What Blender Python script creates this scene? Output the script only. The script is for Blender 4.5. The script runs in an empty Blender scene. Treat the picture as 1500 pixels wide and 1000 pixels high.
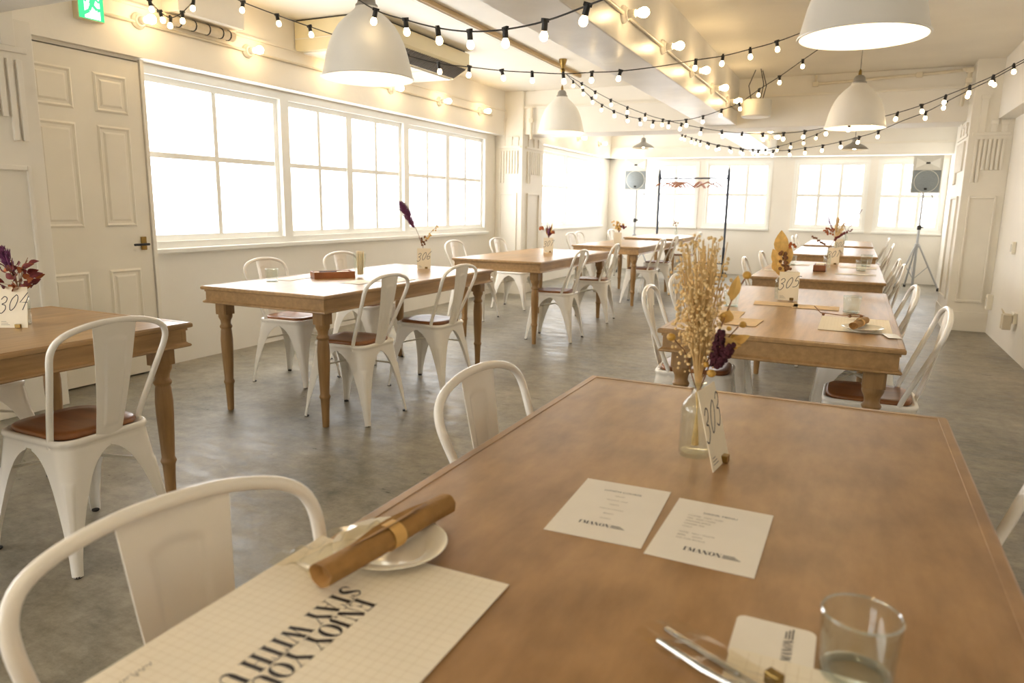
import bpy, bmesh, math, random
from mathutils import Vector, Matrix
random.seed(7)
PI = math.pi
scene = bpy.context.scene
C = scene.collection

# ------------------------------------------------------------------ camera
cam_data = bpy.data.cameras.new('camera'); cam_data.sensor_width = 36.0; cam_data.lens = 25.07
cam_data.clip_start = 0.05; cam_data.clip_end = 80
cam_data.dof.use_dof = True; cam_data.dof.focus_distance = 2.7; cam_data.dof.aperture_fstop = 5.0
cam = bpy.data.objects.new('camera', cam_data); C.objects.link(cam)
yaw, pitch, roll = .4417, .1883, .0165
fw = Vector((-math.sin(yaw)*math.cos(pitch), math.cos(yaw)*math.cos(pitch), -math.sin(pitch)))
rt = Vector((math.cos(yaw), math.sin(yaw), 0)); up = rt.cross(fw)
r2 = rt*math.cos(roll)+up*math.sin(roll); u2 = up*math.cos(roll)-rt*math.sin(roll)
cam.matrix_world = Matrix(((r2.x,u2.x,-fw.x,0),(r2.y,u2.y,-fw.y,0),(r2.z,u2.z,-fw.z,1.2),(0,0,0,1)))
scene.camera = cam

# ------------------------------------------------------------------ light levels and exposure
world = bpy.data.worlds.new('world'); scene.world = world; world.use_nodes = True
world.node_tree.nodes['Background'].inputs[0].default_value = (.9,.95,1,1)
world.node_tree.nodes['Background'].inputs[1].default_value = 1.0
WINDOW = 4.3        # daylight on the frosted panes
BULB = 26.0         # wall bulbs
STRING = 9.0       # string bulbs
PENDANT = 46.0      # pendant bulbs
vs = scene.view_settings
vs.view_transform = 'Standard'; vs.look = 'None'; vs.gamma = 1.0; vs.use_curve_mapping = False
vs.exposure = 0.86

# ------------------------------------------------------------------ materials
def lin(c):
    return tuple(((v/255)/12.92 if v/255 <= .04045 else ((v/255+.055)/1.055)**2.4) for v in c)
MATS = {}
def pbsdf(name):
    m = bpy.data.materials.new(name); m.use_nodes = True
    MATS[name] = m
    nt = m.node_tree; b = nt.nodes['Principled BSDF']
    return m, nt, b
def node(nt, kind, **kw):
    n = nt.nodes.new(kind)
    for k, v in kw.items():
        if k.startswith('i_'): n.inputs[k[2:].replace('_',' ')].default_value = v
        else: setattr(n, k, v)
    return n
def flat(name, rgb, rough=.5, metal=0, spec=.5, var=.06, scale=6, bump=0, bscale=60, coat=0):
    """plain procedural surface: colour with a slight noise variation and optional fine relief"""
    m, nt, b = pbsdf(name); c = lin(rgb)
    tc = node(nt,'ShaderNodeTexCoord'); nz = node(nt,'ShaderNodeTexNoise', i_Scale=scale, i_Detail=3.0)
    nt.links.new(tc.outputs['Object'], nz.inputs['Vector'])
    cr = node(nt,'ShaderNodeValToRGB')
    cr.color_ramp.elements[0].position = .3; cr.color_ramp.elements[1].position = .7
    cr.color_ramp.elements[0].color = tuple(max(0,v*(1-var)) for v in c)+(1,)
    cr.color_ramp.elements[1].color = tuple(min(1,v*(1+var)) for v in c)+(1,)
    nt.links.new(nz.outputs['Fac'], cr.inputs[0]); nt.links.new(cr.outputs[0], b.inputs['Base Color'])
    b.inputs['Roughness'].default_value = rough; b.inputs['Metallic'].default_value = metal
    b.inputs['Specular IOR Level'].default_value = spec
    if coat: b.inputs['Coat Weight'].default_value = coat
    if bump:
        n2 = node(nt,'ShaderNodeTexNoise', i_Scale=bscale, i_Detail=4.0); nt.links.new(tc.outputs['Object'], n2.inputs['Vector'])
        bp = node(nt,'ShaderNodeBump', i_Strength=bump, i_Distance=.01); nt.links.new(n2.outputs['Fac'], bp.inputs['Height'])
        nt.links.new(bp.outputs['Normal'], b.inputs['Normal'])
    return m
def wood(name, dark, light, rough=.35, sx=18, sy=1.6, sz=18, blotch=2.2, bump=.04, worn=.0):
    m, nt, b = pbsdf(name)
    tc = node(nt,'ShaderNodeTexCoord'); mp = node(nt,'ShaderNodeMapping'); mp.inputs['Scale'].default_value = (sx,sy,sz)
    nt.links.new(tc.outputs['Object'], mp.inputs['Vector'])
    g = node(nt,'ShaderNodeTexNoise', i_Scale=2.0, i_Detail=6.0, i_Roughness=.62); nt.links.new(mp.outputs['Vector'], g.inputs['Vector'])
    bl = node(nt,'ShaderNodeTexNoise', i_Scale=blotch, i_Detail=3.0); nt.links.new(tc.outputs['Object'], bl.inputs['Vector'])
    mx = node(nt,'ShaderNodeMath', operation='MULTIPLY_ADD'); mx.inputs[1].default_value = .55
    nt.links.new(g.outputs['Fac'], mx.inputs[0])
    m2 = node(nt,'ShaderNodeMath', operation='MULTIPLY'); m2.inputs[1].default_value = .45
    nt.links.new(bl.outputs['Fac'], m2.inputs[0]); nt.links.new(m2.outputs[0], mx.inputs[2])
    cr = node(nt,'ShaderNodeValToRGB'); e = cr.color_ramp.elements
    e[0].position = .32; e[1].position = .68; e[0].color = lin(dark)+(1,); e[1].color = lin(light)+(1,)
    nt.links.new(mx.outputs[0], cr.inputs[0]); nt.links.new(cr.outputs[0], b.inputs['Base Color'])
    rr = node(nt,'ShaderNodeMapRange'); rr.inputs[3].default_value = rough-.08; rr.inputs[4].default_value = rough+.10
    nt.links.new(bl.outputs['Fac'], rr.inputs[0]); nt.links.new(rr.outputs[0], b.inputs['Roughness'])
    bp = node(nt,'ShaderNodeBump', i_Strength=bump, i_Distance=.004); nt.links.new(g.outputs['Fac'], bp.inputs['Height'])
    nt.links.new(bp.outputs['Normal'], b.inputs['Normal'])
    return m
def emis(name, rgb, strength):
    m = bpy.data.materials.new(name); m.use_nodes = True; MATS[name] = m
    nt = m.node_tree; nt.nodes.remove(nt.nodes['Principled BSDF'])
    e = node(nt,'ShaderNodeEmission'); e.inputs[0].default_value = lin(rgb)+(1,); e.inputs[1].default_value = strength
    nt.links.new(e.outputs[0], nt.nodes['Material Output'].inputs[0]); return m
def thin_glass(name, tint=(250,252,250), rough=.02, ior=1.45):
    m = bpy.data.materials.new(name); m.use_nodes = True; MATS[name] = m
    nt = m.node_tree; nt.nodes.remove(nt.nodes['Principled BSDF'])
    t = node(nt,'ShaderNodeBsdfTransparent'); t.inputs[0].default_value = lin(tint)+(1,)
    g = node(nt,'ShaderNodeBsdfGlossy'); g.inputs['Roughness'].default_value = rough
    lw = node(nt,'ShaderNodeLayerWeight'); lw.inputs[0].default_value = .5
    pw = node(nt,'ShaderNodeMath', operation='POWER'); pw.inputs[1].default_value = 4.0; nt.links.new(lw.outputs['Facing'], pw.inputs[0])
    f = node(nt,'ShaderNodeMath', operation='MULTIPLY_ADD'); f.inputs[1].default_value = .55; f.inputs[2].default_value = ((ior-1)/(ior+1))**2*1.3; f.use_clamp = True; nt.links.new(pw.outputs[0], f.inputs[0])
    mx = node(nt,'ShaderNodeMixShader'); nt.links.new(f.outputs[0], mx.inputs[0])
    nt.links.new(t.outputs[0], mx.inputs[1]); nt.links.new(g.outputs[0], mx.inputs[2])
    nt.links.new(mx.outputs[0], nt.nodes['Material Output'].inputs[0]); return m

flat('wall_paint', (245,240,229), .55, var=.03, scale=1.5, bump=.15, bscale=14)
flat('door_paint', (240,233,216), .45, var=.03, scale=3)
flat('trim_paint', (243,237,223), .5, var=.03, scale=3)
flat('ceiling_paint', (244,239,227), .6, var=.05, scale=1.2, bump=.2, bscale=9)
flat('beam_paint', (232,230,224), .35, var=.06, scale=4, bump=.25, bscale=10)
flat('window_frame', (246,245,238), .4, var=.02)
flat('chair_white', (249,244,234), .22, var=.015, spec=.5)
flat('chair_inside', (235,228,212), .3, var=.02)
flat('rubber', (38,34,32), .6)
flat('lamp_white', (244,240,230), .38, var=.02)
flat('cap_grey', (150,146,138), .4, metal=.4)
flat('brass', (150,124,72), .28, metal=1.0, var=.1, scale=40)
flat('steel', (200,200,200), .22, metal=1.0)
flat('stand_metal', (176,178,180), .35, metal=.3)
flat('ac_vent', (92,84,72), .5)
flat('dark_metal', (34,36,42), .45, metal=.3)
flat('navy_metal', (38,46,62), .45)
flat('black_plastic', (26,24,22), .45)
flat('porcelain', (245,240,228), .18)
flat('conduit', (228,218,196), .4)
flat('pipe_lagging', (226,210,180), .6, var=.1, scale=14, bump=.3, bscale=30)
flat('ac_casing', (240,228,190), .35, var=.02)
flat('ac_white', (245,245,240), .12, var=.01)
flat('paper', (250,240,220), .7, var=.015, scale=20)
flat('paper_menu', (248,240,226), .65, var=.015, scale=20)
flat('card_paper', (246,234,208), .65, var=.02, scale=20)
flat('kraft', (226,196,150), .65, var=.08, scale=30)
flat('ink', (52,44,42), .6)
flat('ink_soft', (150,138,122), .7)
flat('ink_grid', (222,206,178), .7)
flat('ceramic', (250,244,228), .12, var=.01, coat=.3)
flat('napkin_brown', (160,120,66), .75, var=.1, scale=50, bump=.2, bscale=120)
flat('napkin_band', (222,178,104), .6)
flat('speaker_white', (222,220,210), .4)
flat('speaker_grille', (140,148,150), .5, var=.1, scale=90)
flat('hanger_wood', (158,100,66), .4)
flat('straw_dry', (238,208,150), .7, var=.15, scale=80)
flat('straw_stem', (228,196,136), .7, var=.15, scale=60)
flat('leaf_tan', (224,184,106), .65, var=.15, scale=40)
flat('leaf_brown', (128,84,48), .7, var=.2, scale=40)
flat('burgundy', (74,22,36), .85, var=.25, scale=90, bump=.8, bscale=200)
flat('purple', (118,62,102), .8, var=.3, scale=60)
flat('rust', (168,92,44), .7, var=.25, scale=60)
flat('wine_red', (120,44,44), .7, var=.35, scale=40)
flat('gold_berry', (206,160,70), .4, var=.15, scale=60)
flat('cream_straw', (244,228,196), .5)
flat('box_wood', (150,92,52), .4, var=.1, scale=30)
flat('socket_box', (238,232,214), .4)
wood('table_wood', (138,106,66), (190,152,102), .34, bump=.05)
wood('table_leg_wood', (126,94,56), (182,144,94), .4, 14,14,1.6)
wood('table_top_front', (140,104,64), (188,148,100), .34, 10, 3.0, 10, blotch=7.0, bump=.05)
wood('seat_wood', (116,70,38), (164,106,58), .3, 16, 1.4, 16, bump=.02)
wood('rail_wood', (190,160,112), (214,186,140), .5, 16,1.2,16)
emis('pane_light', (255,255,255), WINDOW)
emis('bulb_light', (255,218,162), BULB)
emis('string_light', (255,222,168), STRING)
emis('pendant_light', (255,232,194), PENDANT)
emis('exit_green', (70,214,130), 1.0)
emis('exit_white', (235,255,240), 1.6)
thin_glass('glass')
thin_glass('glass_rim', (240,244,242), .05, 2.6)
thin_glass('film', (252,250,244), .12, 1.35)

def floor_mat():
    m, nt, b = pbsdf('concrete')
    tc = node(nt,'ShaderNodeTexCoord')
    a = node(nt,'ShaderNodeTexNoise', i_Scale=.9, i_Detail=7.0, i_Roughness=.62); nt.links.new(tc.outputs['Object'], a.inputs['Vector'])
    mp = node(nt,'ShaderNodeMapping'); mp.inputs['Scale'].default_value = (1.0,3.2,1); nt.links.new(tc.outputs['Object'], mp.inputs['Vector'])
    s = node(nt,'ShaderNodeTexNoise', i_Scale=3.4, i_Detail=12.0, i_Roughness=.78); nt.links.new(mp.outputs['Vector'], s.inputs['Vector'])
    mx = node(nt,'ShaderNodeMath', operation='ADD'); nt.links.new(a.outputs['Fac'], mx.inputs[0]); nt.links.new(s.outputs['Fac'], mx.inputs[1])
    fn = node(nt,'ShaderNodeTexNoise', i_Scale=11.0, i_Detail=12.0, i_Roughness=.8); nt.links.new(tc.outputs['Object'], fn.inputs['Vector'])
    m3 = node(nt,'ShaderNodeMath', operation='ADD'); nt.links.new(mx.outputs[0], m3.inputs[0]); nt.links.new(fn.outputs['Fac'], m3.inputs[1])
    hf = node(nt,'ShaderNodeMath', operation='MULTIPLY'); hf.inputs[1].default_value = .3333; nt.links.new(m3.outputs[0], hf.inputs[0])
    cr = node(nt,'ShaderNodeValToRGB'); e = cr.color_ramp.elements
    e[0].position = .41; e[0].color = lin((92,91,78))+(1,); e[1].position = .60; e[1].color = lin((172,164,146))+(1,)
    k = e.new(.50); k.color = lin((138,131,115))+(1,)
    nt.links.new(hf.outputs[0], cr.inputs[0])
    # thin dark cracks and stains
    v = node(nt,'ShaderNodeTexVoronoi', feature='DISTANCE_TO_EDGE', i_Scale=.55)
    wn = node(nt,'ShaderNodeTexNoise', i_Scale=1.6, i_Detail=5.0); nt.links.new(tc.outputs['Object'], wn.inputs['Vector'])
    wm = node(nt,'ShaderNodeMixRGB'); wm.inputs[0].default_value = .35
    nt.links.new(tc.outputs['Object'], wm.inputs[1]); nt.links.new(wn.outputs['Color'], wm.inputs[2]); nt.links.new(wm.outputs[0], v.inputs['Vector'])
    ck = node(nt,'ShaderNodeMapRange'); ck.inputs[1].default_value = 0; ck.inputs[2].default_value = .006; ck.inputs[3].default_value = .97; ck.inputs[4].default_value = 1
    nt.links.new(v.outputs['Distance'], ck.inputs[0])
    ml = node(nt,'ShaderNodeMixRGB', blend_type='MULTIPLY'); ml.inputs[0].default_value = 1
    nt.links.new(cr.outputs[0], ml.inputs[1]); nt.links.new(ck.outputs[0], ml.inputs[2]); nt.links.new(ml.outputs[0], b.inputs['Base Color'])
    rr = node(nt,'ShaderNodeMapRange'); rr.inputs[1].default_value = .35; rr.inputs[2].default_value = .65; rr.inputs[3].default_value = .26; rr.inputs[4].default_value = .56
    nt.links.new(s.outputs['Fac'], rr.inputs[0]); nt.links.new(rr.outputs[0], b.inputs['Roughness'])
    bp = node(nt,'ShaderNodeBump', i_Strength=.12, i_Distance=.01); nt.links.new(s.outputs['Fac'], bp.inputs['Height']); nt.links.new(bp.outputs['Normal'], b.inputs['Normal'])
floor_mat()

# ------------------------------------------------------------------ mesh helpers
class MB:
    """collects shapes and links them as ONE mesh object"""
    def __init__(s): s.v = []; s.f = []
    def box(s, x0,x1,y0,y1,z0,z1, bev=0):
        if bev:
            b = min(bev, (x1-x0)*.45, (y1-y0)*.45, (z1-z0)*.45)
            bm = bmesh.new(); bmesh.ops.create_cube(bm, size=1)
            for v in bm.verts: v.co = Vector(((x0+x1)/2+v.co.x*(x1-x0),(y0+y1)/2+v.co.y*(y1-y0),(z0+z1)/2+v.co.z*(z1-z0)))
            bmesh.ops.bevel(bm, geom=list(bm.edges), offset=b, segments=2, profile=.5, affect='EDGES')
            n = len(s.v); bm.verts.index_update()
            s.v += [tuple(v.co) for v in bm.verts]; s.f += [tuple(n+v.index for v in f.verts) for f in bm.faces]; bm.free(); return s
        n = len(s.v)
        s.v += [(x,y,z) for z in (z0,z1) for y in (y0,y1) for x in (x0,x1)]
        s.f += [tuple(n+i for i in q) for q in ((0,2,3,1),(4,5,7,6),(0,1,5,4),(2,6,7,3),(0,4,6,2),(1,3,7,5))]; return s
    def prism(s, pts, a, b, axis='z'):
        """polygon (2D, ccw) extruded from a to b along an axis"""
        n = len(s.v); k = len(pts)
        def P(p, h): return {'z':(p[0],p[1],h),'y':(p[0],h,p[1]),'x':(h,p[0],p[1])}[axis]
        s.v += [P(p,a) for p in pts]+[P(p,b) for p in pts]
        s.f.append(tuple(n+i for i in range(k))[::-1]); s.f.append(tuple(n+k+i for i in range(k)))
        for i in range(k): j=(i+1)%k; s.f.append((n+i,n+j,n+k+j,n+k+i))
        return s
    def tube(s, pts, r, seg=8, closed=False, cap=True, up=None):
        pts = [Vector(p) for p in pts]; m = len(pts); n = len(s.v)
        rr = r if isinstance(r,(list,tuple)) else [r]*m
        prev = None
        for i,p in enumerate(pts):
            a = pts[(i-1)%m] if (i or closed) else p; b = pts[(i+1)%m] if (i<m-1 or closed) else p
            t = (b-a)
            t = t.normalized() if t.length>1e-9 else Vector((0,0,1))
            if prev is None:
                h = Vector((0,0,1)) if abs(t.z)<.9 else Vector((1,0,0)); u = t.cross(h).normalized()
            else:
                u = prev - t*prev.dot(t); u = u.normalized() if u.length>1e-6 else t.orthogonal().normalized()
            prev = u; w = t.cross(u)
            for k in range(seg):
                an = 2*PI*k/seg; s.v.append(tuple(p+u*(math.cos(an)*rr[i])+w*(math.sin(an)*rr[i])))
        for i in range(m if closed else m-1):
            j=(i+1)%m
            for k in range(seg): s.f.append((n+i*seg+k,n+i*seg+(k+1)%seg,n+j*seg+(k+1)%seg,n+j*seg+k))
        if cap and not closed:
            s.f.append(tuple(n+k for k in range(seg))[::-1]); s.f.append(tuple(n+(m-1)*seg+k for k in range(seg)))
        return s
    def lathe(s, prof, seg=24, c=(0,0,0), axis='z', cap=True):
        n = len(s.v); m = len(prof)
        for r,z in prof:
            for k in range(seg):
                a = 2*PI*k/seg; q = (r*math.cos(a), r*math.sin(a), z)
                if axis=='x': q = (z, r*math.cos(a), r*math.sin(a))
                if axis=='y': q = (r*math.sin(a), z, r*math.cos(a))
                s.v.append((c[0]+q[0],c[1]+q[1],c[2]+q[2]))
        for i in range(m-1):
            for k in range(seg): s.f.append((n+i*seg+k,n+i*seg+(k+1)%seg,n+(i+1)*seg+(k+1)%seg,n+(i+1)*seg+k))
        if cap:
            if prof[0][0]>1e-6: s.f.append(tuple(n+k for k in range(seg))[::-1])
            if prof[-1][0]>1e-6: s.f.append(tuple(n+(m-1)*seg+k for k in range(seg)))
        return s
    def ball(s, c, r, seg=8, rings=5, sq=(1,1,1)):
        n = len(s.v)
        s.v.append((c[0],c[1],c[2]-r*sq[2]))
        for i in range(1,rings):
            t = PI*i/rings
            for k in range(seg):
                a = 2*PI*k/seg; s.v.append((c[0]+r*sq[0]*math.sin(t)*math.cos(a), c[1]+r*sq[1]*math.sin(t)*math.sin(a), c[2]-r*sq[2]*math.cos(t)))
        s.v.append((c[0],c[1],c[2]+r*sq[2])); L = len(s.v)-1
        for k in range(seg):
            s.f.append((n,n+1+(k+1)%seg,n+1+k)); b = n+1+(rings-2)*seg; s.f.append((L,b+k,b+(k+1)%seg))
        for i in range(rings-2):
            for k in range(seg):
                a = n+1+i*seg; s.f.append((a+k,a+(k+1)%seg,a+seg+(k+1)%seg,a+seg+k))
        return s
    def grid(s, P):
        n = len(s.v); m = len(P); k = len(P[0])
        for row in P: s.v += [tuple(p) for p in row]
        for i in range(m-1):
            for j in range(k-1): s.f.append((n+i*k+j,n+i*k+j+1,n+(i+1)*k+j+1,n+(i+1)*k+j))
        return s
    def poly(s, pts):
        n = len(s.v); s.v += [tuple(p) for p in pts]; s.f.append(tuple(range(n,n+len(pts)))); return s
    def leaf(s, base, tip, width, normal, bend=0, th=.0006):
        base, tip, nn = Vector(base), Vector(tip), Vector(normal).normalized()
        d = tip-base; side = d.cross(nn).normalized()
        W = [0.05,.55,.9,1,.85,.5,.04]; rows = []
        for q in (th,-th):
            L = []; 
            for i,w in enumerate(W):
                t = i/(len(W)-1); c = base+d*t+nn*(bend*math.sin(PI*t)+q)
                L.append([c-side*width*.5*w+nn*.12*width*w, c, c+side*width*.5*w+nn*.12*width*w])
            rows.append(L)
        s.grid(rows[0]); s.grid([r[::-1] for r in rows[1]]); return s
    def mesh(s, name, mat, smooth=False, solid=0, angle=None, xf=None):
        me = bpy.data.meshes.new(name); me.from_pydata(s.v, [], s.f); me.validate()
        bm = bmesh.new(); bm.from_mesh(me)
        bmesh.ops.remove_doubles(bm, verts=bm.verts, dist=1e-6)
        bmesh.ops.recalc_face_normals(bm, faces=bm.faces)
        if solid: bmesh.ops.solidify(bm, geom=list(bm.faces), thickness=solid)
        if xf is not None: bmesh.ops.transform(bm, matrix=xf, verts=bm.verts)
        bm.to_mesh(me); bm.free()
        if smooth:
            for p in me.polygons: p.use_smooth = True
            try: me.set_sharp_from_angle(angle=math.radians(angle or 40))
            except Exception: pass
        me.materials.append(MATS[mat]); return me
    def build(s, name, mat, parent=None, smooth=False, solid=0, loc=(0,0,0), rz=0, **kw):
        return place(name, s.mesh(name, mat, smooth, solid, **kw), parent, loc, rz)
def place(name, me, parent=None, loc=(0,0,0), rz=0, rot=None):
    o = bpy.data.objects.new(name, me); C.objects.link(o)
    o.location = loc; o.rotation_euler = rot if rot else (0,0,rz)
    if parent is not None: o.parent = parent
    return o
def tag(o, label, cat, group=None):
    o['label'] = label; o['category'] = cat
    if group: o['group'] = group
    return o
def thing(name, label, cat, loc=(0,0,0), rz=0, group=None):
    o = place(name, None, None, loc, rz); return tag(o, label, cat, group)
def struct(o, label=None):
    o['kind'] = 'structure'
    if label: o['label'] = label
    return o

# ------------------------------------------------------------------ the room
XL, XR, YB, YF, ZC = -4.5, 1.30, -3.2, 13.9, 2.68
struct(MB().box(XL-.3, XR+.5, YB-.2, YF+.3, -.12, 0).build('floor','concrete'), 'grey worn concrete floor')
struct(MB().box(XL-.3, XR+.5, YB-.2, YF+.3, ZC, ZC+.12).build('ceiling','ceiling_paint'), 'cream painted ceiling')

# window bays: (start, end) of the wall openings
LEFT_OPEN = [(-2.6,.7),(3.46,8.62),(9.9,13.46)]  # first opening is for the rear windows added as extra light
RIGHT_OPEN = []
ZS, ZH = .855, 2.10
def side_wall(name, x0, x1, opens, y0, y1):
    m = MB(); m.box(x0,x1,y0,y1,0,ZS); m.box(x0,x1,y0,y1,ZH,ZC)
    y = y0
    for a,b in opens: m.box(x0,x1,y,a,ZS,ZH); y = b
    m.box(x0,x1,y,y1,ZS,ZH)
    return m
struct(side_wall('wall_left', XL-.2, XL, LEFT_OPEN, YB-.2, YF+.2).build('wall_left','wall_paint'), 'cream wall with long white windows')
struct(side_wall('wall_right', XR, XR+.2, RIGHT_OPEN, YB-.2, YF+.2).build('wall_right','wall_paint'), 'cream painted block wall')
FAR_OPEN = [(-3.98,-2.74),(-2.64,-1.44),(-1.08,.13),(.25,1.28)]
m = MB(); m.box(XL,XR,YF,YF+.2,0,.86); m.box(XL,XR,YF,YF+.2,2.07,ZC)
x = XL
for a,b in FAR_OPEN: m.box(x,a,YF,YF+.2,.86,2.07); x = b
m.box(x,XR,YF,YF+.2,.86,2.07)
struct(m.build('wall_far','wall_paint'), 'cream far wall with four windows')
m = MB(); m.box(XL,XR,YB-.2,YB,0,ZS); m.box(XL,XR,YB-.2,YB,ZH,ZC)
for a,b in ((XL,-3.8),(-1.8,XR)): m.box(a,b,YB-.2,YB,ZS,ZH)  # gap for the added back window
struct(m.build('wall_back','wall_paint'), 'cream wall behind the tables')

# windows: each sash has stiles, muntins and single frosted panes
WIN_N = [0]
def window(axis, pos, inward, spans, z0, z1, cols, rows, zmid=None, fw_=.055, posts=.05):
    """axis 'y': window lies along Y in plane x=pos; 'x': along X in plane y=pos. spans = list of sash (a,b)"""
    WIN_N[0] += 1
    root = place('window_%d' % WIN_N[0], None); struct(root, 'white painted window with frosted panes')
    A, B = spans[0][0], spans[-1][1]
    def bx(m, a,b, d0,d1, c0,c1, bev=0):
        p, q = sorted((pos+inward*d0, pos+inward*d1))
        if axis=='y': m.box(p,q,a,b,c0,c1,bev)
        else: m.box(a,b,p,q,c0,c1,bev)
    m = MB()
    bx(m,A-.05,B+.05,-.10,.012,z0-.05,z0); bx(m,A-.05,B+.05,-.10,.012,z1,z1+.05)
    bx(m,A-.05,A,-.10,.012,z0,z1); bx(m,B,B+.05,-.10,.012,z0,z1)
    m.build('window_frame','window_frame',root)
    m = MB(); bx(m,A-.06,B+.06,0,.05,z0-.085,z0-.05,.006); m.build('window_sill','window_frame',root)
    for (a,b),nc in zip(spans, cols):
        s = fw_*.8
        m = MB()
        bx(m,a,a+s,-.075,-.03,z0,z1); bx(m,b-s,b,-.075,-.03,z0,z1); bx(m,a+s,b-s,-.075,-.03,z0,z0+s); bx(m,a+s,b-s,-.075,-.03,z1-s,z1)
        sash = m.build('sash','window_frame',root)
        zs = [z0+s] + ([zmid] if rows==2 else []) + [z1-s]; mu = .02 if axis=='y' else .026
        xs = [a+s+(b-a-2*s)*i/nc for i in range(nc+1)]
        for i in range(1,nc):
            m = MB(); bx(m,xs[i]-mu,xs[i]+mu,-.072,-.036,z0+s,z1-s); m.build('muntin','window_frame',sash)
        if rows==2:
            m = MB(); bx(m,a+s,b-s,-.071,-.037,zmid-mu,zmid+mu); m.build('muntin','window_frame',sash)
        for i in range(nc):
            for j in range(len(zs)-1):
                m = MB(); bx(m,xs[i],xs[i+1],-.058,-.052,zs[j],zs[j+1]); m.build('pane','pane_light',sash)
    return root
zl0, zl1 = .905, 2.05
window('y', XL, 1, [(3.51,4.83)], zl0, zl1, [2], 2, 1.515)
window('y', XL, 1, [(4.93,5.80),(5.80,6.68)], zl0, zl1, [2,2], 2, 1.515)
window('y', XL, 1, [(6.78,7.68),(7.68,8.57)], zl0, zl1, [2,2], 2, 1.515)
window('y', XL, 1, [(9.95,11.55),(11.65,13.41)], zl0, zl1, [2,2], 2, 1.515)
for a,b in FAR_OPEN: window('x', YF, -1, [(a+.05,b-.05)], .91, 2.02, [3], 2, 1.46)
window('y', XL, 1, [(-2.55,-.95),(-.85,.65)], zl0, zl1, [2,2], 2, 1.515)  # unseen rear left windows, added to brighten the foreground
window('x', YB, 1, [(-3.75,-1.85)], zl0, zl1, [3], 2, 1.515)  # unseen back window, added to light faces turned to the camera

# soffit bands over the windows, beams
struct(MB().box(XL,-4.37,2.42,8.95,2.12,ZC).build('trim_1','wall_paint'), 'cream soffit band over the left windows')
struct(MB().box(XL,-4.37,YB,1.9,2.12,ZC).build('trim_8','wall_paint'), 'cream soffit band over the added rear left windows')
struct(MB().box(XL,-4.37,9.6,13.9,2.12,ZC).build('trim_2','wall_paint'), 'cream soffit band over the farther left windows')
struct(MB().box(1.16,XR,2.42,8.6,2.11,ZC).build('trim_3','wall_paint'), 'cream soffit band along the right wall')
struct(MB().box(XL,XR,13.55,YF,2.12,ZC).build('trim_4','wall_paint'), 'cream soffit over the far windows')
struct(MB().box(XL,XR,8.95,9.45,2.13,ZC,.006).build('crossbeam','wall_paint'), 'deep cream crossbeam spanning the room')
struct(MB().box(XL,XR,1.9,2.40,2.13,ZC,.006).build('crossbeam','beam_paint'), 'near cream crossbeam above the left pillar')
struct(MB().box(-1.73,-1.37,YB,1.9,2.16,ZC,.006).build('ceiling_beam','beam_paint'), 'grey-white ceiling beam before the near crossbeam')
b = struct(MB().box(-1.73,-1.37,2.40,8.95,2.16,ZC,.006).build('ceiling_beam','beam_paint'), 'grey-white ceiling beam running down the room')
struct(MB().box(-1.73,-1.37,9.45,13.55,2.16,ZC,.006).build('ceiling_beam','beam_paint'), 'grey-white ceiling beam beyond the crossbeam')
struct(MB().box(XL,XR,8.925,8.95,2.46,2.485).build('trim_5','trim_paint'), 'thin painted conduit strip along the crossbeam')
struct(MB().box(XL,XR,13.53,13.55,2.3,2.33).build('trim_6','trim_paint'), 'thin ledge on the far soffit')
m = MB().box(-4.37,-4.352,2.42,8.95,2.43,2.447); struct(m.build('trim_7','trim_paint'), 'thin cable moulding on the left soffit band')

# pillars with raised art-deco mouldings
def deco(root, org, u, n, w, full=True):
    """raised strips on one pillar face. org = lower corner, u along the face, n outward"""
    org, u, n = Vector(org), Vector(u), Vector(n)
    def strip(name, a,b,z0,z1,d, mat='trim_paint'):
        p = [org+u*a, org+u*b, org+u*b+n*d, org+u*a+n*d]
        xs = [q.x for q in p]; ys = [q.y for q in p]
        MB().box(min(xs),max(xs),min(ys),max(ys),z0,z1,.003).build(name, mat, root)
    s = w
    # framed panel
    for a,b,z0,z1 in ((.18,.22,.30,1.37),(.78,.82,.30,1.37),(.22,.78,.30,.325),(.22,.78,1.345,1.37)): strip('panel_moulding', a*s,b*s,z0,z1,.018)
    # base plinth
    strip('plinth', 0.0, s, 0.0, .2, .012)
    # stepped band and flutes
    nfl = 7; z0 = [1.5,1.5,1.62,1.62,1.62,1.62,1.62]
    for i in range(nfl):
        a = (.16+.72*i/nfl)*s; strip('flute', a, a+.062*s, z0[i], 1.92, .02)
    strip('moulding_band', .08*s, .95*s, 1.955, 1.985, .014)
    for a,b,z in ((.2,.36,2.34),(.48,.62,2.1),(.72,.86,2.1)):
        strip('capital_block', a*s, b*s, 1.985, z, .014); strip('capital_cap', (a-.02)*s, (b+.02)*s, z-.04, z, .02)
def pillar(label, x0,x1,y0,y1, top, faces):
    root = struct(place('pillar', None), label)
    MB().box(x0,x1,y0,y1,0,top,.004).build('pillar_shaft','trim_paint',root)
    for f in faces: deco(root, *f)
pillar('left wall pillar with raised fluted mouldings between the windows', XL,-4.1,8.9,9.62, ZC,
       [((-4.5,8.9,0),(1,0,0),(0,-1,0),.40), ((-4.1,8.95,0),(0,1,0),(1,0,0),.64)])
pillar('right wall pillar with a framed panel and fluted mouldings', .93,XR,8.6,9.5, ZC,
       [((.93,8.6,0),(1,0,0),(0,-1,0),.37), ((.93,9.5,0),(0,-1,0),(-1,0,0),.88)])
pillar('near left pillar with raised flutes beside the panelled door', XL,-4.13,1.72,2.58, 2.13,
       [((-4.13,2.575,0),(0,-1,0),(1,0,0),.46)])

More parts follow.
